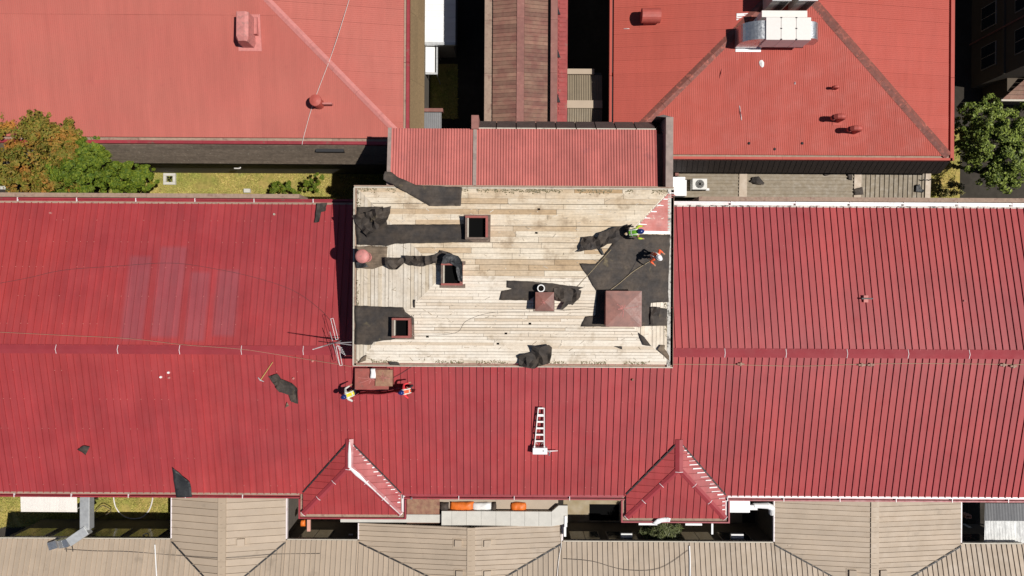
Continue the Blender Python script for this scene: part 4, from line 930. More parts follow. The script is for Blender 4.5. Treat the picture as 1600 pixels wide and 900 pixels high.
for i, (a, b, c, yn) in enumerate(exts):
    yv = BY-RH/BM; e0 = RH/(c-a); e1 = RH/(b-c)
    zl = lambda x, y: BZ+e0*(x-a)+.012; zr = lambda x, y: BZ+e1*(b-x)+.012
    g = tag(MB().box((a+.2, BY, 0), (b-.2, yn-.1, BZ-.15)).build('cross_gable', 'wall_dark', bg_), ['left cross gable over the yard wall', 'middle cross gable below the concrete ledge', 'right cross gable under the red eave'][i])
    pl, prr = [(a, BY+.0), (c, yv), (c, yn), (a, yn)], [(b, BY+.0), (b, yn), (c, yn), (c, yv)]
    for pp, zz in ((pl, zl), (prr, zr)):
        MB().prism(ccw(pp), lambda x, y: zz(x, y)-.004, lambda x, y: zz(x, y)-.13).build('roof_deck', 'beige', g)
        panelize(pp, zz, 1, .45 if i == 0 else .325, 'beige', g, 'roof_panel', .01, rb)
    zc = BZ+RH+.012
    for k in range(3):
        y0_ = yn+(yv-yn)*k/3; y1_ = yn+(yv-yn)*(k+1)/3+.01
        MB().prism(rect(c-.25, c+.25, y1_, y0_), lambda x, y: zc+.08-.15*abs(x-c), lambda x, y: zc-.1).build('ridge_cap', 'beige_cap', g)
    for X in (a, b):
        MB().beam((X, BY+.0, BZ+.06), (c, yv, zc+.03), .09, .05).build('valley_flashing', 'black_metal', g)
        sg = 1 if X == b else -1
        MB().box((X, BY+.2, BZ-.2), (X+sg*.08, yn, BZ+.03)).build('side_gutter', 'white_flash', g)
    # small roof hatches
    hs = {0: [(377, 847)], 1: [(716, 849), (762, 849), (718, 897), (762, 897)], 2: [(1332, 896), (1380, 896)]}[i]
    for (hx, hy) in hs:
        zz = zl if hx < 800+c*F/(ZC-4.8) else zr; p = on(hx, hy, zz, .06)
        MB().prism(rect(p.x-.36, p.x+.5, p.y-.3, p.y+.3), lambda x, y: zz(x, y)+.035, zz).build('hatch_flashing', 'beige_cap', g)
        MB().prism(rect(p.x-.22, p.x+.22, p.y-.22, p.y+.22), lambda x, y: zz(x, y)+.16, zz).build('roof_hatch', 'beige', g)
    # long lap shadow line
    if i != 0:
        MB().prism(rect(a+.8, b-.8, BY-.02, BY+.03), lambda x, y: max(min(zl(x, y), zr(x, y)), 0)+.035, lambda x, y: min(zl(x, y), zr(x, y))).build('lap_flashing', 'beige_cap', g)
for (a, b) in ((-33.2, exts[0][0]), (exts[0][1], exts[1][0]), (exts[1][1], exts[2][0]), (exts[2][1], 33.2)):
    MB().box((a+.1, BY+.13, BZ-.16), (b-.1, BY+.2, BZ+.04)).build('front_gutter', 'trim_light', bg_)
    x = a+.6                                        # windows in the shaded yard wall
    while x < b-2.4:
        wn = MB().box((x, BY+.0, 2.1), (x+2.0, BY+.05, 3.7)).build('window', 'wall_plaster', bg_)
        for k in range(2): MB().box((x+.06+k*.96, BY+.051, 2.16), (x+.98+k*.96, BY+.06, 3.64)).build('pane', 'glass', wn)
        x += 2.5

# ---- concrete ledge, yard things
cl = thing('concrete_ledge', 'pale concrete ledge in slabs below the red eave', 'ledge', P(790, 806, 0))
ya, yb = P(780, 822, 4.7).y, P(780, 799, 4.7).y
xs = [P(x, 810, 4.7).x for x in (690, 706, 729, 752, 775, 798, 820, 842, 862)]
for i in range(len(xs)-1): MB().box((xs[i], ya, 4.45), (xs[i+1]-.012, yb, 4.7+random.uniform(0, .008))).build('slab', 'concrete', cl)
e = P(887, 790, 4.7)
MB().prism(ccw([(xs[-1], ya), (P(878, 822, 4.7).x, ya+.12), (e.x, ya+.25), (e.x, e.y), (P(873, 790, 4.7).x, e.y), (xs[-1], yb)]), flat(4.7), flat(4.45)).build('slab', 'concrete', cl)
MB().box((xs[0]+.2, ya+.12, 0), (xs[-1]-.1, ya+.3, 4.44)).build('support_wall', 'wall_dark', cl)
a = P(532, 821, 4.4); MB().box((a.x, ya+.1, 4.15), (xs[0]-.01, ya+.62, 4.42)).build('slab', 'concrete', cl)
# floor of the gap between the ledge and the eave, with bags and tarps
gz = 4.3
zz0 = P(785, 799, gz).y
mb_ = MB().box((P(640, 799, gz).x, zz0+.12, 4.0), (P(872, 799, gz).x, zz0+1.3, gz)); tag(mb_.build('flat_roof', 'beige'), 'narrow beige flat roof in the gap behind the concrete ledge', 'roof')
mb_ = MB().box(P(636, 818, 4.3), P(687, 778, 4.36)); tag(mb_.build('plywood_sheet', 'rust_tan'), 'weathered brown sheet lying left of the concrete ledge', 'sheet')
def blob(name, px0, px1, py0, py1, z, h, mat, label, cat, seed):
    a, b, c, d_ = pr(px0, px1, py0, py1, z); nx, ny = 9, 6; vs = []; fs = []
    for i in range(nx+1):
        for j in range(ny+1):
            u, v = i/nx, j/ny; e = min(u, 1-u, v, 1-v)*4; x = a+(b-a)*u; y = c+(d_-c)*v
            vs.append((x+noise.noise(Vector((x*3, y*3, seed)))*.06, y+noise.noise(Vector((x*3, y*3, seed+4)))*.06, z+h*min(1, e)*(.55+.6*abs(noise.noise(Vector((x*2.4, y*2.4, seed))))+.2*noise.noise(Vector((x*6, y*6, seed))))))
    for i in range(nx):
        for j in range(ny): k = i*(ny+1)+j; fs.append((k, k+ny+1, k+ny+2, k+1))
    o = MB().add(vs, fs).build(name, mat, None, smooth=True); o.modifiers.new('thickness', 'SOLIDIFY').thickness = .02
    return tag(o, label, cat)
blob('tarp', 703, 740, 784, 799, gz+.02, .25, 'orange_tarp', 'crumpled orange tarp behind the concrete ledge', 'tarp', 2)
blob('plastic_sheet', 738, 768, 785, 799, gz+.02, .22, 'white_plastic', 'crumpled white plastic sheet beside the orange tarp', 'plastic', 5)
blob('rubble_bag', 688, 701, 785, 799, gz+.02, .3, 'felt', 'dark rubble bag left of the orange tarp', 'bag', 8)
blob('rubble_bag', 768, 775, 785, 799, gz+.02, .3, 'felt', 'dark rubble bag right of the white plastic sheet', 'bag', 9)
blob('tarp', 798, 822, 785, 798, gz+.02, .25, 'orange_tarp', 'small separate orange tarp behind the concrete ledge', 'tarp', 12)
for lb, a, b in (('upright white pipe at the right end of the concrete ledge, upper', (882, 806), (886, 823)), ('upright white pipe at the right end of the concrete ledge, lower', (881, 823), (884.5, 838))):
    q0, q1 = P(*a, 4.72), P(*b, 4.72); tag(MB().box((q0.x, q1.y, 4.3), (q1.x, q0.y, 4.78)).build('white_pipe', 'white_metal'), lb, 'pipe')

# left yard: roof sheet, bent duct, hose
a, b, c, d_ = pr(33, 121, 776, 799.5, 2.6)
po = thing('porch_roof', 'white ribbed porch roof under the lower left red eave', 'canopy', ((a+b)/2, (c+d_)/2, 0))
panelize(rect(a, b, c, d_+.6), lambda x, y: 2.6+.05*(y-c), 0, .5, 'hvac_panel', po, 'roof_sheet', .012, tuple((o_, .03, .015) for o_ in (0, .1, .2, .3, .4)))
for x in (a+.1, b-.1): part('post', (x-.04, c+.15, 0), (x+.04, c+.23, 2.58), 'galv_matt', po)
du = thing('bent_duct', 'bent silver ventilation duct reaching over the yard to the beige roof', 'duct', P(125, 830, 0))
u0, u1, u2, u3 = P(136, 780, 5.0), P(136, 826, 5.0), P(110, 846, 5.2), P(80, 854, 5.0)
MB().beam(u0+Vector((0, .6, 0)), u1, .6, .55).build('duct_section', 'galv_matt', du, bevel=.015)
MB().beam(u1+Vector((.15, -.0, .12)), u2, .56, .5).build('duct_section', 'galv_matt', du, bevel=.015)
pts = [u2.lerp(u3, t)+Vector((0, 0, .1*math.sin(t*1.57)-.9*t*t)) for t in (0, .25, .5, .75, 1.)]
for i in range(4): MB().beam(pts[i], pts[i+1]+(pts[i+1]-pts[i])*.03, .5, .46-.004*i).build('elbow_segment', 'galv', du)
MB().beam(P(80, 853, 4.4)+Vector((-.1, 0, -.0)), P(92, 851, 5.0)+Vector((0, 0, -.55)), .5, .3).build('outlet', 'galv', du)
for px in (102, 112): p = P(px, 852, 4.6); MB().tube([P(px, 849, 5.1), p, P(px+2, 862, 4.55)], .02).build('bracket', 'black_metal', du)
def cable(pts, rad, mat, label, name='cable', cat='cable', sub=6):
    V = [Vector(p) for p in pts]; out = []
    for i in range(len(V)-1):
        p0, p1, p2, p3 = V[max(i-1, 0)], V[i], V[i+1], V[min(i+2, len(V)-1)]
        for k in range(sub):
            t = k/sub; out.append(.5*((2*p1)+(p2-p0)*t+(2*p0-5*p1+4*p2-p3)*t*t+(3*p1-p0-3*p2+p3)*t**3))
    out.append(V[-1]); return tag(MB().tube(out, rad, 5).build(name, mat), label, cat)
def beige_top(x, y):
    for (a, b, c, yn) in exts:
        if a < x < b and y < yn:
            ze_ = BZ+RH*((x-a)/(c-a) if x < c else (b-x)/(b-c)); return max(ze_, bz(x, y) if y < BY else 0)+.07
    return bz(x, min(y, BY))+.07
cable([P(x, y, .1) for x, y in ((177, 770), (180, 790), (190, 804), (205, 810), (222, 808), (233, 797), (238, 782), (239, 770))], .045, 'white_cord', 'pale hose lying in a loop on the lower left grass', 'hose', 'hose')
cable([on(x, y, beige_top) for x, y in ((242, 851), (243, 870), (245, 905))], .04, 'white_metal', 'white cable running down the lower left beige roof')
cable([P(x, y, .5) for x, y in ((148, 800), (160, 790), (173, 799), (145, 813))], .03, 'bark', 'bent bare branch on the grass beside the silver duct', 'branch', 'branch')
cable([P(x, y, 3.4) for x, y in ((219, 843), (221, 838), (229, 833), (232, 836))], .03, 'white_cord', 'bent pale pipe in the shaded lower left yard', 'bent_pipe', 'pipe')
cable([on(x, y, beige_top) for x, y in ((100, 858), (150, 861), (200, 862), (280, 868), (350, 872), (430, 866), (500, 865))], .012, 'cable', 'thin dark cable along the lower left beige roofs')
cable([on(x, y, beige_top) for x, y in ((880, 873), (925, 877), (975, 890), (1030, 888), (1075, 860))], .012, 'cable', 'thin dark cable curving over the lower middle beige roof')
cable([on(x, y, beige_top) for x, y in ((876, 835), (877, 850), (873, 875), (870, 905))], .03, 'white_cord', 'pale cable dropping over the middle cross gable edge')
cable([on(x, y, beige_top) for x, y in ((1077, 853), (1078, 875), (1078, 905))], .05, 'white_metal', 'white pipe running down the beige roof below the bamboo')
# middle yard
a, b, c, d_ = pr(431, 447, 782, 838, 3.6)
ch = thing('yard_trough', 'pale concrete trough wall with pink board beside the left cross gable', 'wall', ((a+b)/2, (c+d_)/2, 0))
part('wall_slab', ((a+b)/2+.05, c+.3, 0), (b, d_, 3.6), 'concrete', ch); part('pink_slab', (a+.05, c, 2.8), ((a+b)/2, d_-.6, 3.3), 'brown_trim', ch)
p, q_ = P(478, 814, 3.5), P(485, 830, 3.2); tag(MB().box((p.x, q_.y, 3.1), (q_.x, p.y, 3.25)).build('timber_board', 'pink_board'), 'pink timber board poking out below the left dormer', 'board')
blob('tarp', 470, 477, 812, 822, 3.3, .2, 'orange_tarp', 'scrap of orange tarp below the left dormer corner', 'tarp', 15)
p = P(548, 836, 3.0); tag(MB().box((p.x-.14, p.y-.04, 2.9), (p.x+.14, p.y+.05, 3.0)).build('wall_lamp', 'white_metal'), 'small white lamp in the dark yard left of the ledge', 'lamp')
# right yard
a, b, c, d_ = pr(1143, 1172, 786, 801, 5.4)
dw = thing('white_duct', 'white sheet metal duct with elbow at the right dormer', 'duct', ((a+b)/2, (c+d_)/2, 0))
vbox((a-.3, c, 4.9), (b, d_+.3, 5.4), 'white_metal', 'duct_box', dw, .02)
MB().beam((b, (c+d_)/2-.02, 5.15), (b+.5, (c+d_)/2+.0, 5.2), .3, .3).build('neck', 'white_metal', dw)
q0 = P(1186, 790, 5.2); q1 = P(1199, 790, 5.2); q2 = P(1204, 797, 4.9)
MB().tube([Vector((b+.3, q0.y, 5.2)), q0, q1, P(1206, 793, 5.1), P(1206, 801, 4.4)], [.17, .17, .2, .2, .2], 12).build('elbow_duct', 'white_metal', dw)
for lb, px, py, w_ in (('white wall lamp in the dark yard left of the bamboo', 979, 837, 18), ('white wall lamp in the dark yard right of the bamboo', 1152, 838, 20)):
    a, b, c, d_ = pr(px-w_/2, px+w_/2, py-3.5, py+3.5, 3.4); l = thing('wall_lamp', lb, 'lamp', ((a+b)/2, (c+d_)/2, 3.2), 'lamps in the dark yard')
    vbox((a, c, 3.2), (b, d_, 3.42), 'white_metal', 'housing', l, .03); MB().beam(((a+b)/2, c, 3.3), ((a+b)/2, BY+.06, 3.2), .06, .06).build('arm', 'black_metal', l)
a, b, c, d_ = pr(921, 967, 788, 813, .03); tag(MB().box((a, c, .02), (b, d_, .045)).build('pit_cover', 'void'), 'dark square pit opening in the paved yard', 'pit')
for lb, x0_, x1_, y0_, y1_, z_ in (('white batten under the right dormer gutter, left one', 998, 1027, 817.5, 820.5, 5), ('white batten under the right dormer gutter, right one', 1071, 1097, 818, 821, 5), ('white upright batten below the right dormer', 1111.5, 1114.5, 818, 835, 4)):
    a, b, c, d_ = pr(x0_, x1_, y0_, y1_, z_); tag(MB().box((a, c, z_-.1), (b, d_, z_)).build('white_batten', 'white_metal'), lb, 'batten')
p = [(1019, 818), (1028, 810), (1043, 808), (1047, 809), (1046, 815), (1034, 816), (1025, 820)]
felt(p, flat(main_z(0, SY)+.02), 'bent white flashing sheet hanging over the right dormer gutter', 'flashing_sheet', 'white_metal', wr=.05, seed=41, step=.12)['category'] = 'sheet'
# far right: translucent roof
a, b, c, d_ = pr(1537, 1640, 795, 861, 3.8)
tr = thing('translucent_roof', 'streaky white translucent corrugated roof at the lower right corner', 'roof', ((a+b)/2, (c+d_)/2, 0))
corrugated(a, b, c, d_-.75, lambda x, y: 3.8+.04*(y-c), .1, .018, 'clear_sheet', tr, 'roof_sheet', 7)
corrugated(a-.08, b, d_-.76, d_+.4, lambda x, y: 3.87+.04*(y-c), .1, .018, 'grey_sheet', tr, 'upper_sheet', 9)
for x in (a+.1, b-.1): part('post', (x-.04, c+.2, 0), (x+.04, c+.28, 3.75), 'galv_matt', tr)
for k, (x0_, x1_, y0_, y1_, h, m_, lb, nm, ct) in enumerate(((1509, 1515, 822, 830, .5, 'white_plastic', 'small white crate in the dark lower right yard', 'crate', 'crate'), (1522, 1531, 824, 832, .6, 'helmet_blue', 'small blue crate in the dark lower right yard', 'crate', 'crate'), (1505, 1514, 803, 808, .4, 'pink_board', 'pink crate in the dark lower right yard', 'crate', 'crate'))):
    a, b, c, d_ = pr(x0_, x1_, y0_, y1_, h); mb = MB(); mb.box((a, c, .0), (b, d_, .06)); t = .04
    for u in ((a, c, a+t, d_), (b-t, c, b, d_), (a+t+.001, c, b-t-.001, c+t), (a+t+.001, d_-t, b-t-.001, d_)): mb.box((u[0], u[1], .061), (u[2], u[3], h+.3))
    tag(mb.build(nm, m_), lb, ct)

# ================================================================ shaded building at the far right
fb = thing('dark_building', 'tall shaded building with narrow windows at the upper right corner', 'building', (36, 22, 0))
FX, FY = 32.4, 14.3
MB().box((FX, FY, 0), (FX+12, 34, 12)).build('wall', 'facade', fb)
MB().box((FX+2.0, FY-.03, 0), (FX+12, FY-.003, 12)).build('south_cladding', 'navy', fb)
for yy in (15.2, 17.9, 20.6, 23.3):
    for z0_ in (1.1, 4.4, 7.6):
        wn = MB().box((FX-.06, yy, z0_), (FX-.002, yy+1.6, z0_+1.5)).build('window', 'wall_plaster', fb)
        for k in range(2): MB().box((FX-.075, yy+.06+k*.77, z0_+.06), (FX-.061, yy+.77+k*.77, z0_+1.44)).build('pane', 'glass', wn)
for z_ in (3.3, 6.6, 10): MB().box((FX-.12, FY, z_), (FX-.003, 34, z_+.2)).build('string_course', 'facade', fb)
MB().tube([(FX-.1, 17.4, 0), (FX-.1, 17.4, 11.8)], .06, 8).build('downpipe', 'brown_trim', fb)
MB().box((FX-.3, FY-.3, 12), (FX+12.3, 34.3, 12.3)).build('roof_slab', 'wall_dark', fb)
hr = thing('porch', 'small brown hipped porch roof at the right edge above the tree', 'porch', P(1600, 150, 0))
a = P(1566, 155, 2.6); hz1 = lambda x, y: 2.6+.3*min(x-a.x, y-a.y+.0)
for i in range(8):
    y0_ = a.y+i*.28; MB().prism(ccw([(a.x+i*.28, y0_), (a.x+5, y0_), (a.x+5, y0_+.26), (a.x+i*.28+.26, y0_+.26)]), lambda x, y: 2.62+.3*(y-a.y), lambda x, y: 2.55+.3*(y-a.y)).build('roof_board', 'brown_tile', hr)
part('front_gutter', (a.x-.05, a.y-.12, 2.45), (a.x+5, a.y-.005, 2.6), 'trim_light', hr); part('wall', (a.x+.4, a.y+.3, 0), (a.x+5, a.y+2.2, 2.5), 'facade', hr)

# ================================================================ trees and shrubs
def plant(name, label, base, clumps, leaf, nleaf, size, trunk_r=.12, seed=0, flat_=.5, group=None, cat='tree', droop=0):
    rg = random.Random(seed); t = thing(name, label, cat, base, group)
    mb = MB(); b = Vector(base); top = sum((Vector(c[:3]) for c in clumps), Vector())/len(clumps)
    fork = b.lerp(top, .45); fork.x = b.x+(top.x-b.x)*.3; fork.y = b.y+(top.y-b.y)*.3
    mb.tube([b, b.lerp(fork, .5)+Vector((.05, .03, 0)), fork], [trunk_r, trunk_r*.8, trunk_r*.7], 8)
    for c in clumps:
        p = Vector(c[:3]); m_ = fork.lerp(p, .5)+Vector((rg.uniform(-.15, .15), rg.uniform(-.15, .15), .1)); mb.tube([fork, m_, p], [trunk_r*.5, trunk_r*.3, trunk_r*.12], 5)
    mb.build('trunk', 'bark', t)
    mb = MB(); tot = sum(c[3]**2 for c in clumps)
    for c in clumps:
        p0 = Vector(c[:3]); r = c[3]
        # sub-clumps give the crown its uneven light and dark lumps
        subs = []
        for _ in range(max(6, int(24*r))):
            d = Vector((rg.gauss(0, 1), rg.gauss(0, 1), rg.gauss(0, 1)*.8+.25)).normalized(); subs.append((p0+d*r*rg.uniform(.45, .95), r*rg.uniform(.15, .34), d))
        for _ in range(int(nleaf*r*r/tot)):
            sc, srad, sdv = rg.choice(subs); d = Vector((rg.gauss(0, 1), rg.gauss(0, 1), rg.gauss(0, 1))).normalized(); p = sc+d*srad*rg.uniform(.4, 1.05)
            p.z -= droop*rg.random()*((p-p0).length/r)
            nrm = (d*.6+sdv*.5+Vector((0, 0, flat_))+Vector((rg.uniform(-.6, .6), rg.uniform(-.6, .6), rg.uniform(-.3, .3)))).normalized()
            a = nrm.cross(Vector((rg.gauss(0, 1), rg.gauss(0, 1), rg.gauss(0, 1)))).normalized(); q = nrm.cross(a); l = size*rg.uniform(.6, 1.35); wd = l*rg.uniform(.4, .6) if cat != 'bamboo' else l*.14
            mb.add([p-a*l*.5, p+q*wd*.5+nrm*l*.06, p+a*l*.5, p-q*wd*.5+nrm*l*.06], [(0, 1, 2, 3)])
    mb.build('crown' if cat == 'tree' else 'foliage', leaf, t)
    return t
def cl_(px, py, z, r): p = P(px, py, z); return (p.x, p.y, p.z, r)
def bs(px, py): p = P(px, py, .0); return (p.x, p.y, 0)
plant('autumn_tree', 'bushy tree turning orange and olive at the left edge', bs(95, 290), [cl_(5, 262, 6, 1.3), cl_(15, 215, 7.2, 1.2), cl_(55, 205, 7.6, 1.25), cl_(85, 222, 7.8, 1.1), cl_(45, 250, 7.2, 1.4), cl_(100, 240, 7.2, 1.2), cl_(30, 285, 5.6, 1.1), cl_(75, 275, 6.2, 1.3), cl_(110, 275, 6, 1.1), cl_(-30, 240, 6.8, 1.5), cl_(62, 190, 7.6, .8), cl_(105, 208, 7.6, .9), cl_(118, 228, 7.2, .9), cl_(20, 190, 7, .9), cl_(120, 290, 5, .9)], 'leaf_autumn', 26000, .19, .16, 1)
plant('green_tree', 'dense dark green tree right of the orange tinged one', bs(180, 296), [cl_(140, 222, 7, .85), cl_(128, 255, 7, 1.1), cl_(160, 255, 6.2, 1.05), cl_(185, 270, 5.4, 1.05), cl_(212, 272, 4.8, .9), cl_(230, 283, 4.2, .7), cl_(170, 288, 5, .9), cl_(135, 288, 5.4, .9), cl_(205, 290, 4.2, .8), cl_(228, 268, 4.4, .6), cl_(100, 262, 6.9, 1.0), cl_(116, 270, 6.4, 1.1), cl_(130, 238, 7.2, .9), cl_(90, 292, 5.2, .8), cl_(120, 294, 4.6, .9), cl_(145, 240, 6.6, .9), cl_(190, 250, 5.4, .6)], 'leaf_green', 25000, .19, .14, 2)
plant('leafy_tree', 'light green leafy tree at the right edge', bs(1535, 270), [cl_(1545, 190, 6, 1.2), cl_(1522, 176, 6, .85), cl_(1575, 195, 6, 1.2), cl_(1600, 215, 6, 1.3), cl_(1515, 215, 5.4, 1.0), cl_(1550, 225, 6.2, 1.3), cl_(1580, 245, 6, 1.2), cl_(1520, 250, 5, .8), cl_(1560, 272, 5.2, 1.0), cl_(1575, 285, 4.6, .7), cl_(1605, 180, 5.6, .9), cl_(1502, 195, 5, .6), cl_(1535, 265, 5, .9), cl_(1508, 232, 4.6, .8), cl_(1590, 270, 5, .9), cl_(1545, 165, 5.6, .7)], 'leaf_right', 22000, .19, .14, 3)
plant('dry_shrub', 'yellowish dry shrub beside the end of the lean-to', bs(1486, 294), [cl_(1478, 292, 1.6, .6), cl_(1492, 296, 1.5, .6), cl_(1497, 258, 2.2, .35), cl_(1470, 300, 1.2, .5)], 'leaf_dry', 2600, .13, .04, 4, cat='shrub')
plant('low_shrub', 'low green shrub on the grass by the main roof edge', bs(438, 296), [cl_(430, 295, 1.0, .55), cl_(448, 292, 1.1, .6), cl_(462, 297, .9, .45)], 'leaf_green', 3000, .12, .04, 5, cat='shrub')
plant('shaded_shrub', 'half shaded shrub beside the plank roof shadow', bs(486, 287), [cl_(484, 290, 1.6, .5), cl_(500, 277, 1.8, .4), cl_(495, 292, 1.2, .45)], 'leaf_green', 2000, .13, .04, 6, cat='shrub')
plant('bamboo', 'feathery bamboo clump in the dark yard below the right dormer', bs(1032, 826), [cl_(1015, 838, 3.0, .8), cl_(1032, 828, 3.6, .8), cl_(1048, 840, 3.2, .8), cl_(1030, 848, 3.2, .8), cl_(1052, 826, 3.0, .6), cl_(1012, 828, 2.6, .6)], 'leaf_bamboo', 4200, .36, .05, 7, cat='bamboo', droop=.4)
# little yard things by the trees
p = P(266, 280, .05); md = thing('drain_cover', 'square concrete drain with dark opening on the left lawn', 'drain', p)
mb = MB()
for x0_, x1_, y0_, y1_ in ((-.42, .42, .22, .4), (-.42, .42, -.4, -.22), (-.42, -.24, -.21, .21), (.24, .42, -.21, .21)): mb.box((p.x+x0_, p.y+y0_, 0), (p.x+x1_, p.y+y1_, .2))
mb.build('rim', 'concrete', md); MB().box((p.x-.23, p.y-.2, .0), (p.x+.23, p.y+.2, .05)).build('opening', 'void', md)
for px, py, lb in ((386, 298, 'pale concrete block on the lawn near the main roof edge'), (6, 293, 'pale concrete block below the orange tinged tree')):
    p = P(px, py, .2); tag(MB().box((p.x-.22, p.y-.14, 0), (p.x+.22, p.y+.14, .28)).build('concrete_block', 'concrete', bevel=.02), lb, 'block')
cable([P(x, y, 3.2) for x, y in ((366, 263), (374, 263), (376, 261))], .04, 'white_cord', 'short white pipe on the shaded left wall', 'bent_pipe', 'pipe')
# low wall edge north of the main roof
for k, (px0, px1, lb) in enumerate(((-60, 470, 'weathered parapet strip along the upper left edge of the main roof'), (1090, 1640, 'weathered parapet strip along the upper right edge of the main roof'))):
    a = P(px0, 300, 7.0); b = P(px1, 300, 7.0)
    tag(MB().box((a.x, NY+.36, 5.5), (b.x, NY+.62, 7.3)).build('parapet_strip', 'tan_gutter'), lb, 'parapet')

# ================================================================ cables, antenna, ladder, pick
mz = lambda x, y: main_z(x, y)+.075
def on_pts(pts, zf, dz=.0): return [on(x, y, zf, dz) for x, y in pts]
cable(on_pts(((-20, 446), (40, 435), (100, 422), (180, 416), (265, 411), (330, 419), (400, 434), (460, 455), (505, 488), (531, 522)), mz), .009, 'cable', 'thin dark cable sagging across the upper left red roof')
cable(on_pts(((-20, 518), (100, 524), (200, 529), (290, 539), (380, 546), (470, 560), (551, 573)), mz, .05), .008, 'rope_tan', 'thin tan rope along the left ridge')
cable(on_pts(((1050, 569), (1150, 570), (1250, 572), (1350, 569), (1450, 568), (1620, 570)), mz), .012, 'rope_tan', 'thin tan rope just below the right ridge')
cable([on(548, -8, nw_z, .12), on(520, 80, nw_z, .15), on(490, 160, nw_z, .12), on(475, 212, nw_z, .06), P(472, 226, 7.45)], .014, 'white_cord', 'white overhead wire crossing the faded left roof')
tz5 = lambda x, y: tow_z(x, y)+.045
cable(on_pts(((622, 520), (660, 524), (712, 520), (728, 502), (760, 490), (800, 487), (870, 486), (930, 480)), tz5), .007, 'cable', 'thin cable winding over the lower planks')
cable(on_pts(((966, 447), (975, 438), (985, 425), (995, 407)), tz5, .03), .022, 'cable', 'dark rope ending at the large chimney')
cable(on_pts(((1016, 408), (990, 424), (970, 441), (950, 456)), tz5, .12), .014, 'rope_tan', 'tan safety rope of the worker in the white helmet')
cable(on_pts(((897, 452), (905, 445), (915, 434), (935, 412), (955, 390)), tz5, .03), .012, 'rope_tan', 'thin tan rope lying along the right hip')
cable(on_pts(((648, 570), (625, 585), (600, 597)), mz, .04), .012, 'cable', 'thin black cord beside the rusty chimney cap')
# clamps on the right ridge rope
for i, (px, py) in enumerate(((1157, 569), (1346, 570), (1360, 570), (1567, 570), (1583, 572))):
    p = on(px, py, mz); mb = MB(); mb.box((p.x-.2, p.y-.05, p.z), (p.x+.2, p.y+.05, p.z+.08)); mb.box((p.x-.05, p.y-.1, p.z), (p.x+.05, p.y+.1, p.z+.1))
    tag(mb.build('rope_clamp', 'rust_tan'), ['dark clamp on the ridge rope nearest the plank roof', 'left clamp of the middle pair on the ridge rope', 'right clamp of the middle pair on the ridge rope', 'left clamp of the far right pair on the ridge rope', 'right clamp of the far right pair on the ridge rope'][i], 'clamp')
p = on(1352, 467, mz); st = thing('roof_stub', 'small pale bracket with dark bar on the upper right roof', 'bracket', p)
MB().box((p.x-.13, p.y-.2, p.z-.07), (p.x+.13, p.y+.2, p.z+.1)).build('plate', 'hip_pale', st); MB().box((p.x-.3, p.y-.02, p.z+.1), (p.x+.35, p.y+.06, p.z+.2)).build('bar', 'black_metal', st)
# antenna
A0 = on(534, 532, main_z)
an = thing('antenna', 'tall roof antenna mast with wire loops at the left side of the plank roof', 'antenna', A0)
MB().tube([A0, A0+Vector((0, 0, 4.2))], .03, 8).build('mast', 'galv_matt', an)
MB().tube([A0+Vector((0, 0, 4.2)), A0+Vector((0, 0, 5.9))], [.032, .022], 8).build('mast_tip', 'white_metal', an)
MB().tube([A0+Vector((0, 0, 2.0)), Vector((TX0, A0.y+.1, TZ-.1))], .025, 6).build('brace', 'galv_matt', an)
MB().tube([A0+Vector((0, 0, 1.7)), Vector((TX0, A0.y-.1, TZ-.05))], .025, 6).build('brace', 'galv_matt', an)
def loop(c, d, l, w_, nm):
    c = Vector(c); d = Vector(d).normalized(); s_ = Vector((-d.y, d.x, 0)); pts = []
    for k in range(25):
        t = 2*math.pi*k/24; e = 1 if abs(math.cos(t)) < .9 else 1
        pts.append(c+d*math.copysign(min(1, abs(math.cos(t))*1.6), math.cos(t))*l/2+s_*math.copysign(min(1, abs(math.sin(t))*1.3), math.sin(t))*w_/2)
    MB().tube(pts, .012, 5, cap=False).build(nm, 'white_metal', an)
# (thin wire)
loop(A0+Vector((-.05, .75, 1.5)), (-.25, 1, 0), 1.2, .14, 'dipole_loop'); loop(A0+Vector((.2, -.75, 1.4)), (.2, -1, 0), 1.1, .14, 'dipole_loop')
MB().tube([A0+Vector((-.3, .6, 1.5)), A0+Vector((.2, -1.2, 1.4))], .02, 6).build('cross_arm', 'galv_matt', an)
for k in range(5): MB().tube([A0+Vector((.12+.05*k, -.1-.1*k, 1.7)), A0+Vector((.42+.05*k, -.3-.1*k, 1.65))], .012, 5).build('reflector_rod', 'galv', an)
MB().tube([A0+Vector((-.75, .12, 2.2)), A0+Vector((.2, 0, 2.2))], .02, 6).build('cross_arm', 'black_metal', an)
# step ladder and white box
l0, l1 = on(842.5, 698, mz), on(845.5, 636, mz); ld = thing('step_ladder', 'white step ladder lying on the red roof', 'ladder', l0)
dv = (l1-l0); side = Vector((1, 0, 0))
def lp(t, o_, h): return l0+dv*t+side*o_+Vector((0, 0, h))
for sgn in (-1, 1):
    MB().beam(lp(0, sgn*.29, .30), lp(1, sgn*.17+.0, .22), .05, .08).build('rail', 'ladder', ld)
    MB().beam(lp(.02, sgn*.27, .06), lp(.97, sgn*.15, .1), .04, .05).build('rear_rail', 'galv_matt', ld)
    MB().box(lp(-.0, sgn*.29-.04, .22), lp(.05, sgn*.29+.04, .36)).build('foot', 'white_plastic', ld)
for t, wd in ((.17, .06), (.33, .07), (.49, .07), (.65, .07), (.81, .11), (.985, .05)):
    o_ = .29-.12*t; MB().beam(lp(t, -o_, .30-.08*t), lp(t, o_, .30-.08*t), wd+.03, .03).build('tread', 'ladder', ld)
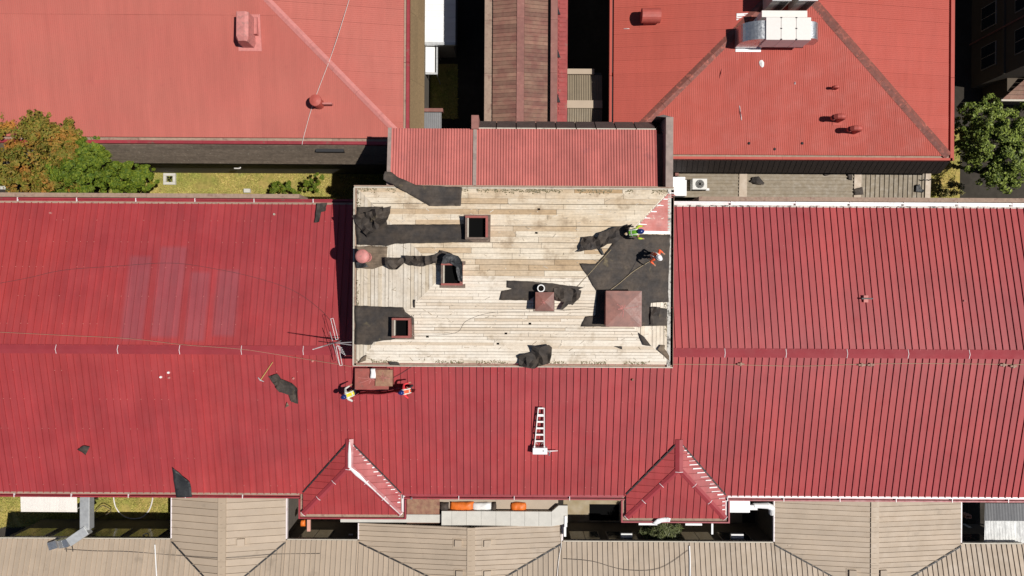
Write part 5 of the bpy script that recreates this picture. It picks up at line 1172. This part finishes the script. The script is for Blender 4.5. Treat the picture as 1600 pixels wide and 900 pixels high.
for sgn in (-1, 1): MB().beam(lp(.16, sgn*.27, .3), lp(.08, sgn*.1, .2), .03, .03).build('rear_brace', 'galv_matt', ld)
p = on(844, 705, mz, .5); wbx = thing('white_box', 'white box with a bracket at the foot of the step ladder', 'box', on(844, 705, mz))
vbox((p.x-.44, p.y-.2, mz(p.x, p.y)-.02), (p.x+.42, p.y+.19, p.z), 'white_metal', 'box_body', wbx, .03)
vbox((p.x-.03+.18, p.y-.02, p.z), (p.x+.21, p.y+.05, p.z+.006), 'shirt_navy', 'mark', wbx)
MB().tube([p+Vector((.42, 0, -.2)), p+Vector((.58, -.1, -.2)), p+Vector((.53, -.32, -.3))], [.05, .06, .04], 8).build('bracket', 'galv', wbx)
MB().tube([p+Vector((.5, -.05, -.25)), p+Vector((1.05, -.05, -.35))], [.035, .02], 8).build('spout', 'white_metal', wbx)
# pickaxe
a, b = on(426, 566, mz, .03), on(407, 594, mz, .03); pk = thing('pickaxe', 'pickaxe with yellow wooden handle on the left red roof', 'pickaxe', b)
MB().tube([a, b], [.022, .028], 7).build('handle', 'wood_handle', pk)
dd = (a-b).normalized(); sv = Vector((-dd.y, dd.x, 0)).normalized(); MB().tube([b-sv*.22-dd*-.06+Vector((0, 0, .02)), b+Vector((0, 0, .02)), b+sv*.2+dd*.05+Vector((0, 0, .02))], [.015, .045, .02], 6).build('head', 'galv_matt', pk)
felt([(449, 628), (452, 634), (446, 637)], m7, 'tiny brown scrap below the crumpled felt on the red roof', 'felt_scrap', 'felt_brown', seed=51, wr=.02, step=.1)
# white rags by the low box, hook on the left
c = on(602-18, 587, flat(10.2)); blob('white_rag', 579, 586.5, 576, 591, on(583, 585, main_z).z+.64, .08, 'white_plastic', 'white rag on the low red box under the plank roof', 'rag', 22)

# ================================================================ workers
def skin(name, V, E, Rr, mat, parent, loc, rz, root=0, sub=2):
    me = bpy.data.meshes.new(name); me.from_pydata(V, E, []); o = bpy.data.objects.new(name, me)
    C.objects.link(o); o.parent = parent; WL[o.name] = Vector(loc)
    md_ = o.modifiers.new('skin', 'SKIN'); md_.use_smooth_shade = True
    sv_ = me.skin_vertices[0].data if me.skin_vertices else None
    if sv_ is None:
        bm = bmesh.new(); bm.from_mesh(me); bm.verts.layers.skin.verify(); bm.to_mesh(me); bm.free(); sv_ = me.skin_vertices[0].data
    for i, r in enumerate(Rr): sv_[i].radius = (r, r) if not isinstance(r, tuple) else r; sv_[i].use_root = (i == root)
    ss = o.modifiers.new('sub', 'SUBSURF'); ss.levels = sub; ss.render_levels = sub
    me.materials.append(M[mat]); return o
def person(label, foot, zf, facing, bend, hands, shirt, vest, helmet, helm_fwd=.03, knees=.05, group='workers on the roofs'):
    z0 = zf(foot.x, foot.y)+.03
    root = bpy.data.objects.new('person', None); C.objects.link(root); root.location = (foot.x, foot.y, z0); root.rotation_euler = (0, 0, facing-math.pi/2)
    WL[root.name] = Vector((foot.x, foot.y, z0)); tag(root, label, 'person', group)
    B = R(bend); hipz = .93-knees*.4
    def up(x, y, z):                                     # upper body turned forward about the hips
        z -= .93; return Vector((x, y*math.cos(B)+z*math.sin(B), hipz+z*math.cos(B)-y*math.sin(B)))
    V = []; E = []; Rr = []
    def add(v, r, par=None):
        V.append(Vector(v)); Rr.append(r)
        if par is not None: E.append((par, len(V)-1))
        return len(V)-1
    J = {}
    J['pel'] = add((0, 0, hipz), (.15, .11)); J['sp'] = add(up(0, 0, 1.15), (.14, .11), J['pel']); J['ch'] = add(up(0, .01, 1.36), (.16, .12), J['sp'])
    J['nk'] = add(up(0, .02, 1.5), .055, J['ch']); hb = B*.35
    def hd_(y, z):
        q_ = up(0, .02, 1.5); return q_+Vector((0, y*math.cos(hb)+z*math.sin(hb), z*math.cos(hb)-y*math.sin(hb)))
    J['h0'] = add(hd_(.03, .08), .075, J['nk']); J['h1'] = add(hd_(.02, .17), (.08, .095), J['h0']); J['h2'] = add(hd_(.01, .22), .06, J['h1'])
    add(hd_(.125, .12), .012, J['h0'])                    # nose
    limbs = {}
    for s_ in (-1, 1):
        k = 'R' if s_ > 0 else 'L'
        h = add((s_*.09, 0, hipz-.06), .09, J['pel']); kn = add((s_*.12, .04+knees, .5-knees*.1), .06, h); a_ = add((s_*.13, -.02, .1), .042, kn); add((s_*.14, .13, .05), .035, a_)
        sh = add(up(s_*.185, .0, 1.42), .068, J['ch']); S_ = V[sh]; Hn = Vector(hands[0 if s_ < 0 else 1]); d = Hn-S_
        if d.length > .56: Hn = S_+d.normalized()*.56; d = Hn-S_
        off = math.sqrt(max(0, .30**2-(d.length/2)**2)); pole = Vector((s_*.6, -.3, -.7)); pole -= pole.project(d); pole.normalize()
        el = add(S_+d/2+pole*off, .046, sh); wr_ = add(Hn, .03, el); hd2 = (Hn-V[el]).normalized(); pm = add(Hn+hd2*.06, (.035, .02), wr_)
        sx = hd2.cross(Vector((0, 0, 1)));
        if sx.length < .1: sx = Vector((1, 0, 0))
        sx.normalize(); curl = Vector((0, 0, -1))
        for f in range(4):
            ln = (.065, .078, .072, .055)[f]; b0 = V[pm]+hd2*.035+sx*(f-1.5)*.02
            i1 = add(b0, .0095, pm); i2 = add(b0+hd2*ln*.5+curl*.012, .0085, i1); add(b0+hd2*ln*.75+curl*.045, .0075, i2)
        t1 = add(V[wr_]+hd2*.035-sx*s_*.035, .011, wr_); add(V[t1]+hd2*.035-sx*s_*.015+curl*.02, .009, t1)
        limbs[k] = (h, kn, a_, sh, el, wr_)
    skin('body', V, E, Rr, 'skin', root, root.location, 0)
    def chain(nm, ids, rad, mat, edges): skin(nm, [V[i] for i in ids], edges, rad, mat, root, root.location, 0)
    (h1, k1, a1, s1, e1, w1), (h2, k2, a2, s2, e2, w2) = limbs['L'], limbs['R']
    chain('trousers', [J['pel'], J['sp'], h1, k1, a1, h2, k2, a2], [(.17, .13), (.155, .125), .11, .08, .065, .11, .08, .065], 'denim', [(0, 1), (0, 2), (2, 3), (3, 4), (0, 5), (5, 6), (6, 7)])
    chain('shirt', [J['sp'], J['ch'], s1, e1, w1, s2, e2, w2], [(.16, .13), (.175, .135), .085, .062, .045, .085, .062, .045], shirt, [(0, 1), (1, 2), (2, 3), (3, 4), (1, 5), (5, 6), (6, 7)])
    # hi-vis vest: a shell round the torso
    mb = MB(); seg = 16; rings = [(.98, .19, .145), (1.1, .185, .145), (1.25, .195, .15), (1.38, .215, .15), (1.45, .20, .13), (1.49, .13, .10)]; vs = []; fs = []
    for z, rx, ry in rings:
        for k in range(seg): t = 2*math.pi*k/seg; vs.append(up(rx*math.cos(t), ry*math.sin(t)+.01, z))
    for i in range(len(rings)-1):
        for k in range(seg): k2_ = (k+1) % seg; fs.append((i*seg+k, i*seg+k2_, (i+1)*seg+k2_, (i+1)*seg+k))
    def loc_build(nm, vs, fs, mat, par=root, smooth=True):
        me = bpy.data.meshes.new(nm); me.from_pydata(vs, [], fs); me.materials.append(M[mat])
        for p_ in me.polygons: p_.use_smooth = smooth
        o = bpy.data.objects.new(nm, me); C.objects.link(o); o.parent = par; return o
    ve = loc_build('vest', vs, fs, vest)
    for x0_ in (-.12, .12):                               # reflective braces over the shoulders
        vs = []
        for z, y in ((1.0, -.155), (1.25, -.16), (1.4, -.15), (1.485, -.09), (1.505, .02), (1.47, .12), (1.38, .165), (1.2, .165), (1.0, .16)):
            for dx in (-.025, .025): vs.append(up(x0_+dx+(-.0), y*1.04, z+.012))
        loc_build('reflective_band', vs, [(2*i, 2*i+1, 2*i+3, 2*i+2) for i in range(8)], 'reflective', ve)
    vs = []; fs = []
    for z in (1.10, 1.16):
        for k in range(seg): t = 2*math.pi*k/seg; vs.append(up(.197*math.cos(t), .157*math.sin(t)+.01, z))
    loc_build('reflective_band', vs, [(k, (k+1) % seg, seg+(k+1) % seg, seg+k) for k in range(seg)], 'reflective', ve)
    # helmet
    mb = MB(); vs = []; fs = []; n = 20
    prof = [(.150, .0, .15), (.128, .012, .0), (.126, .05, 0), (.11, .1, 0), (.08, .138, 0), (.02, .152, 0)]
    for i, (r, h, e) in enumerate(prof):
        for k in range(n):
            t = 2*math.pi*k/n; q_ = hd_(0.02, .155); y = r*1.12*math.sin(t)+(max(0, math.sin(t))**3*.05 if i == 0 else 0); x = r*.95*math.cos(t)
            vs.append(q_+Vector((x, y*math.cos(hb)+h*math.sin(hb), h*math.cos(hb)-y*math.sin(hb))))
    for i in range(len(prof)-1):
        for k in range(n): k2_ = (k+1) % n; fs.append((i*n+k, i*n+k2_, (i+1)*n+k2_, (i+1)*n+k))
    fs.append(tuple(range((len(prof)-1)*n, len(prof)*n))); loc_build('helmet', vs, fs, helmet)
    for s_ in (-1, 1):
        x = s_*.135; vs = [(x-.05, -.09, -.02), (x+.05, -.09, -.02), (x+.055, .1, -.02), (x+.02, .19, -.02), (x-.02, .19, -.02), (x-.055, .1, -.02), (x-.045, -.085, .15), (x+.045, -.085, .15), (x+.045, .07, .1), (x+.015, .18, .05), (x-.015, .18, .05), (x-.045, .07, .1)]
        loc_build('boot', [Vector(v) for v in vs], [(5, 4, 3, 2, 1, 0), (6, 7, 8, 11), (11, 8, 9, 10), (0, 1, 7, 6), (1, 2, 8, 7), (2, 3, 9, 8), (3, 4, 10, 9), (4, 5, 11, 10), (5, 0, 6, 11)], 'boot')
    return root
tz3 = lambda x, y: tow_z(x, y)+.05
person('worker in lime green vest and blue helmet bending over pulled felt', on(979, 366, tz3), tz3, R(5), 48, [(-.30, .72, .80), (.36, .70, .75)], 'vest_lime', 'vest_green', 'helmet_blue', knees=.12)
person('worker in orange vest and white helmet standing on the dark felt', on(1014, 399, tz3), tz3, R(-40), 22, [(-.40, .36, 1.05), (.36, .38, 1.02)], 'vest_orange', 'vest_orange', 'helmet_white')
m1 = lambda x, y: main_z(x, y)+.02
person('worker in yellow vest and blue helmet at the left end of the carried sheet', on(558, 610, m1), m1, R(200), 40, [(-.42, .30, .85), (.45, .05, .95)], 'shirt_white', 'vest_yellow', 'helmet_blue')
person('worker in red orange vest and blue helmet at the right end of the carried sheet', on(644, 606, m1), m1, R(188), 34, [(-.40, .25, .9), (.42, .0, .95)], 'vest_red', 'vest_orange', 'helmet_blue')
# the sheet they carry, held on edge
a, b = P(555, 619.5, 10.3), P(645, 613.5, 10.3)
sh = thing('carried_sheet', 'long red metal sheet held on edge between two workers', 'metal sheet', Vector(((a.x+b.x)/2, (a.y+b.y)/2, 9.3)))
dvec = (b-a); nrm = Vector((-dvec.y, dvec.x, 0)).normalized(); nseg = 12; vs = []
for i in range(nseg+1):
    q_ = a+dvec*i/nseg+nrm*(.04*math.sin(i*.9))
    zb = main_z(q_.x, q_.y)+.12
    for z, o_ in ((zb, .05), (zb+.45, 0), (zb+.95, -.01), (zb+1.0, .04)): vs.append(Vector((q_.x, q_.y, z))+nrm*o_)
o = MB().add(vs, [(4*i+k, 4*i+k+1, 4*i+4+k+1, 4*i+4+k) for i in range(nseg) for k in range(3)]).build('sheet', 'red_main', sh)
o.modifiers.new('thickness', 'SOLIDIFY').thickness = .012
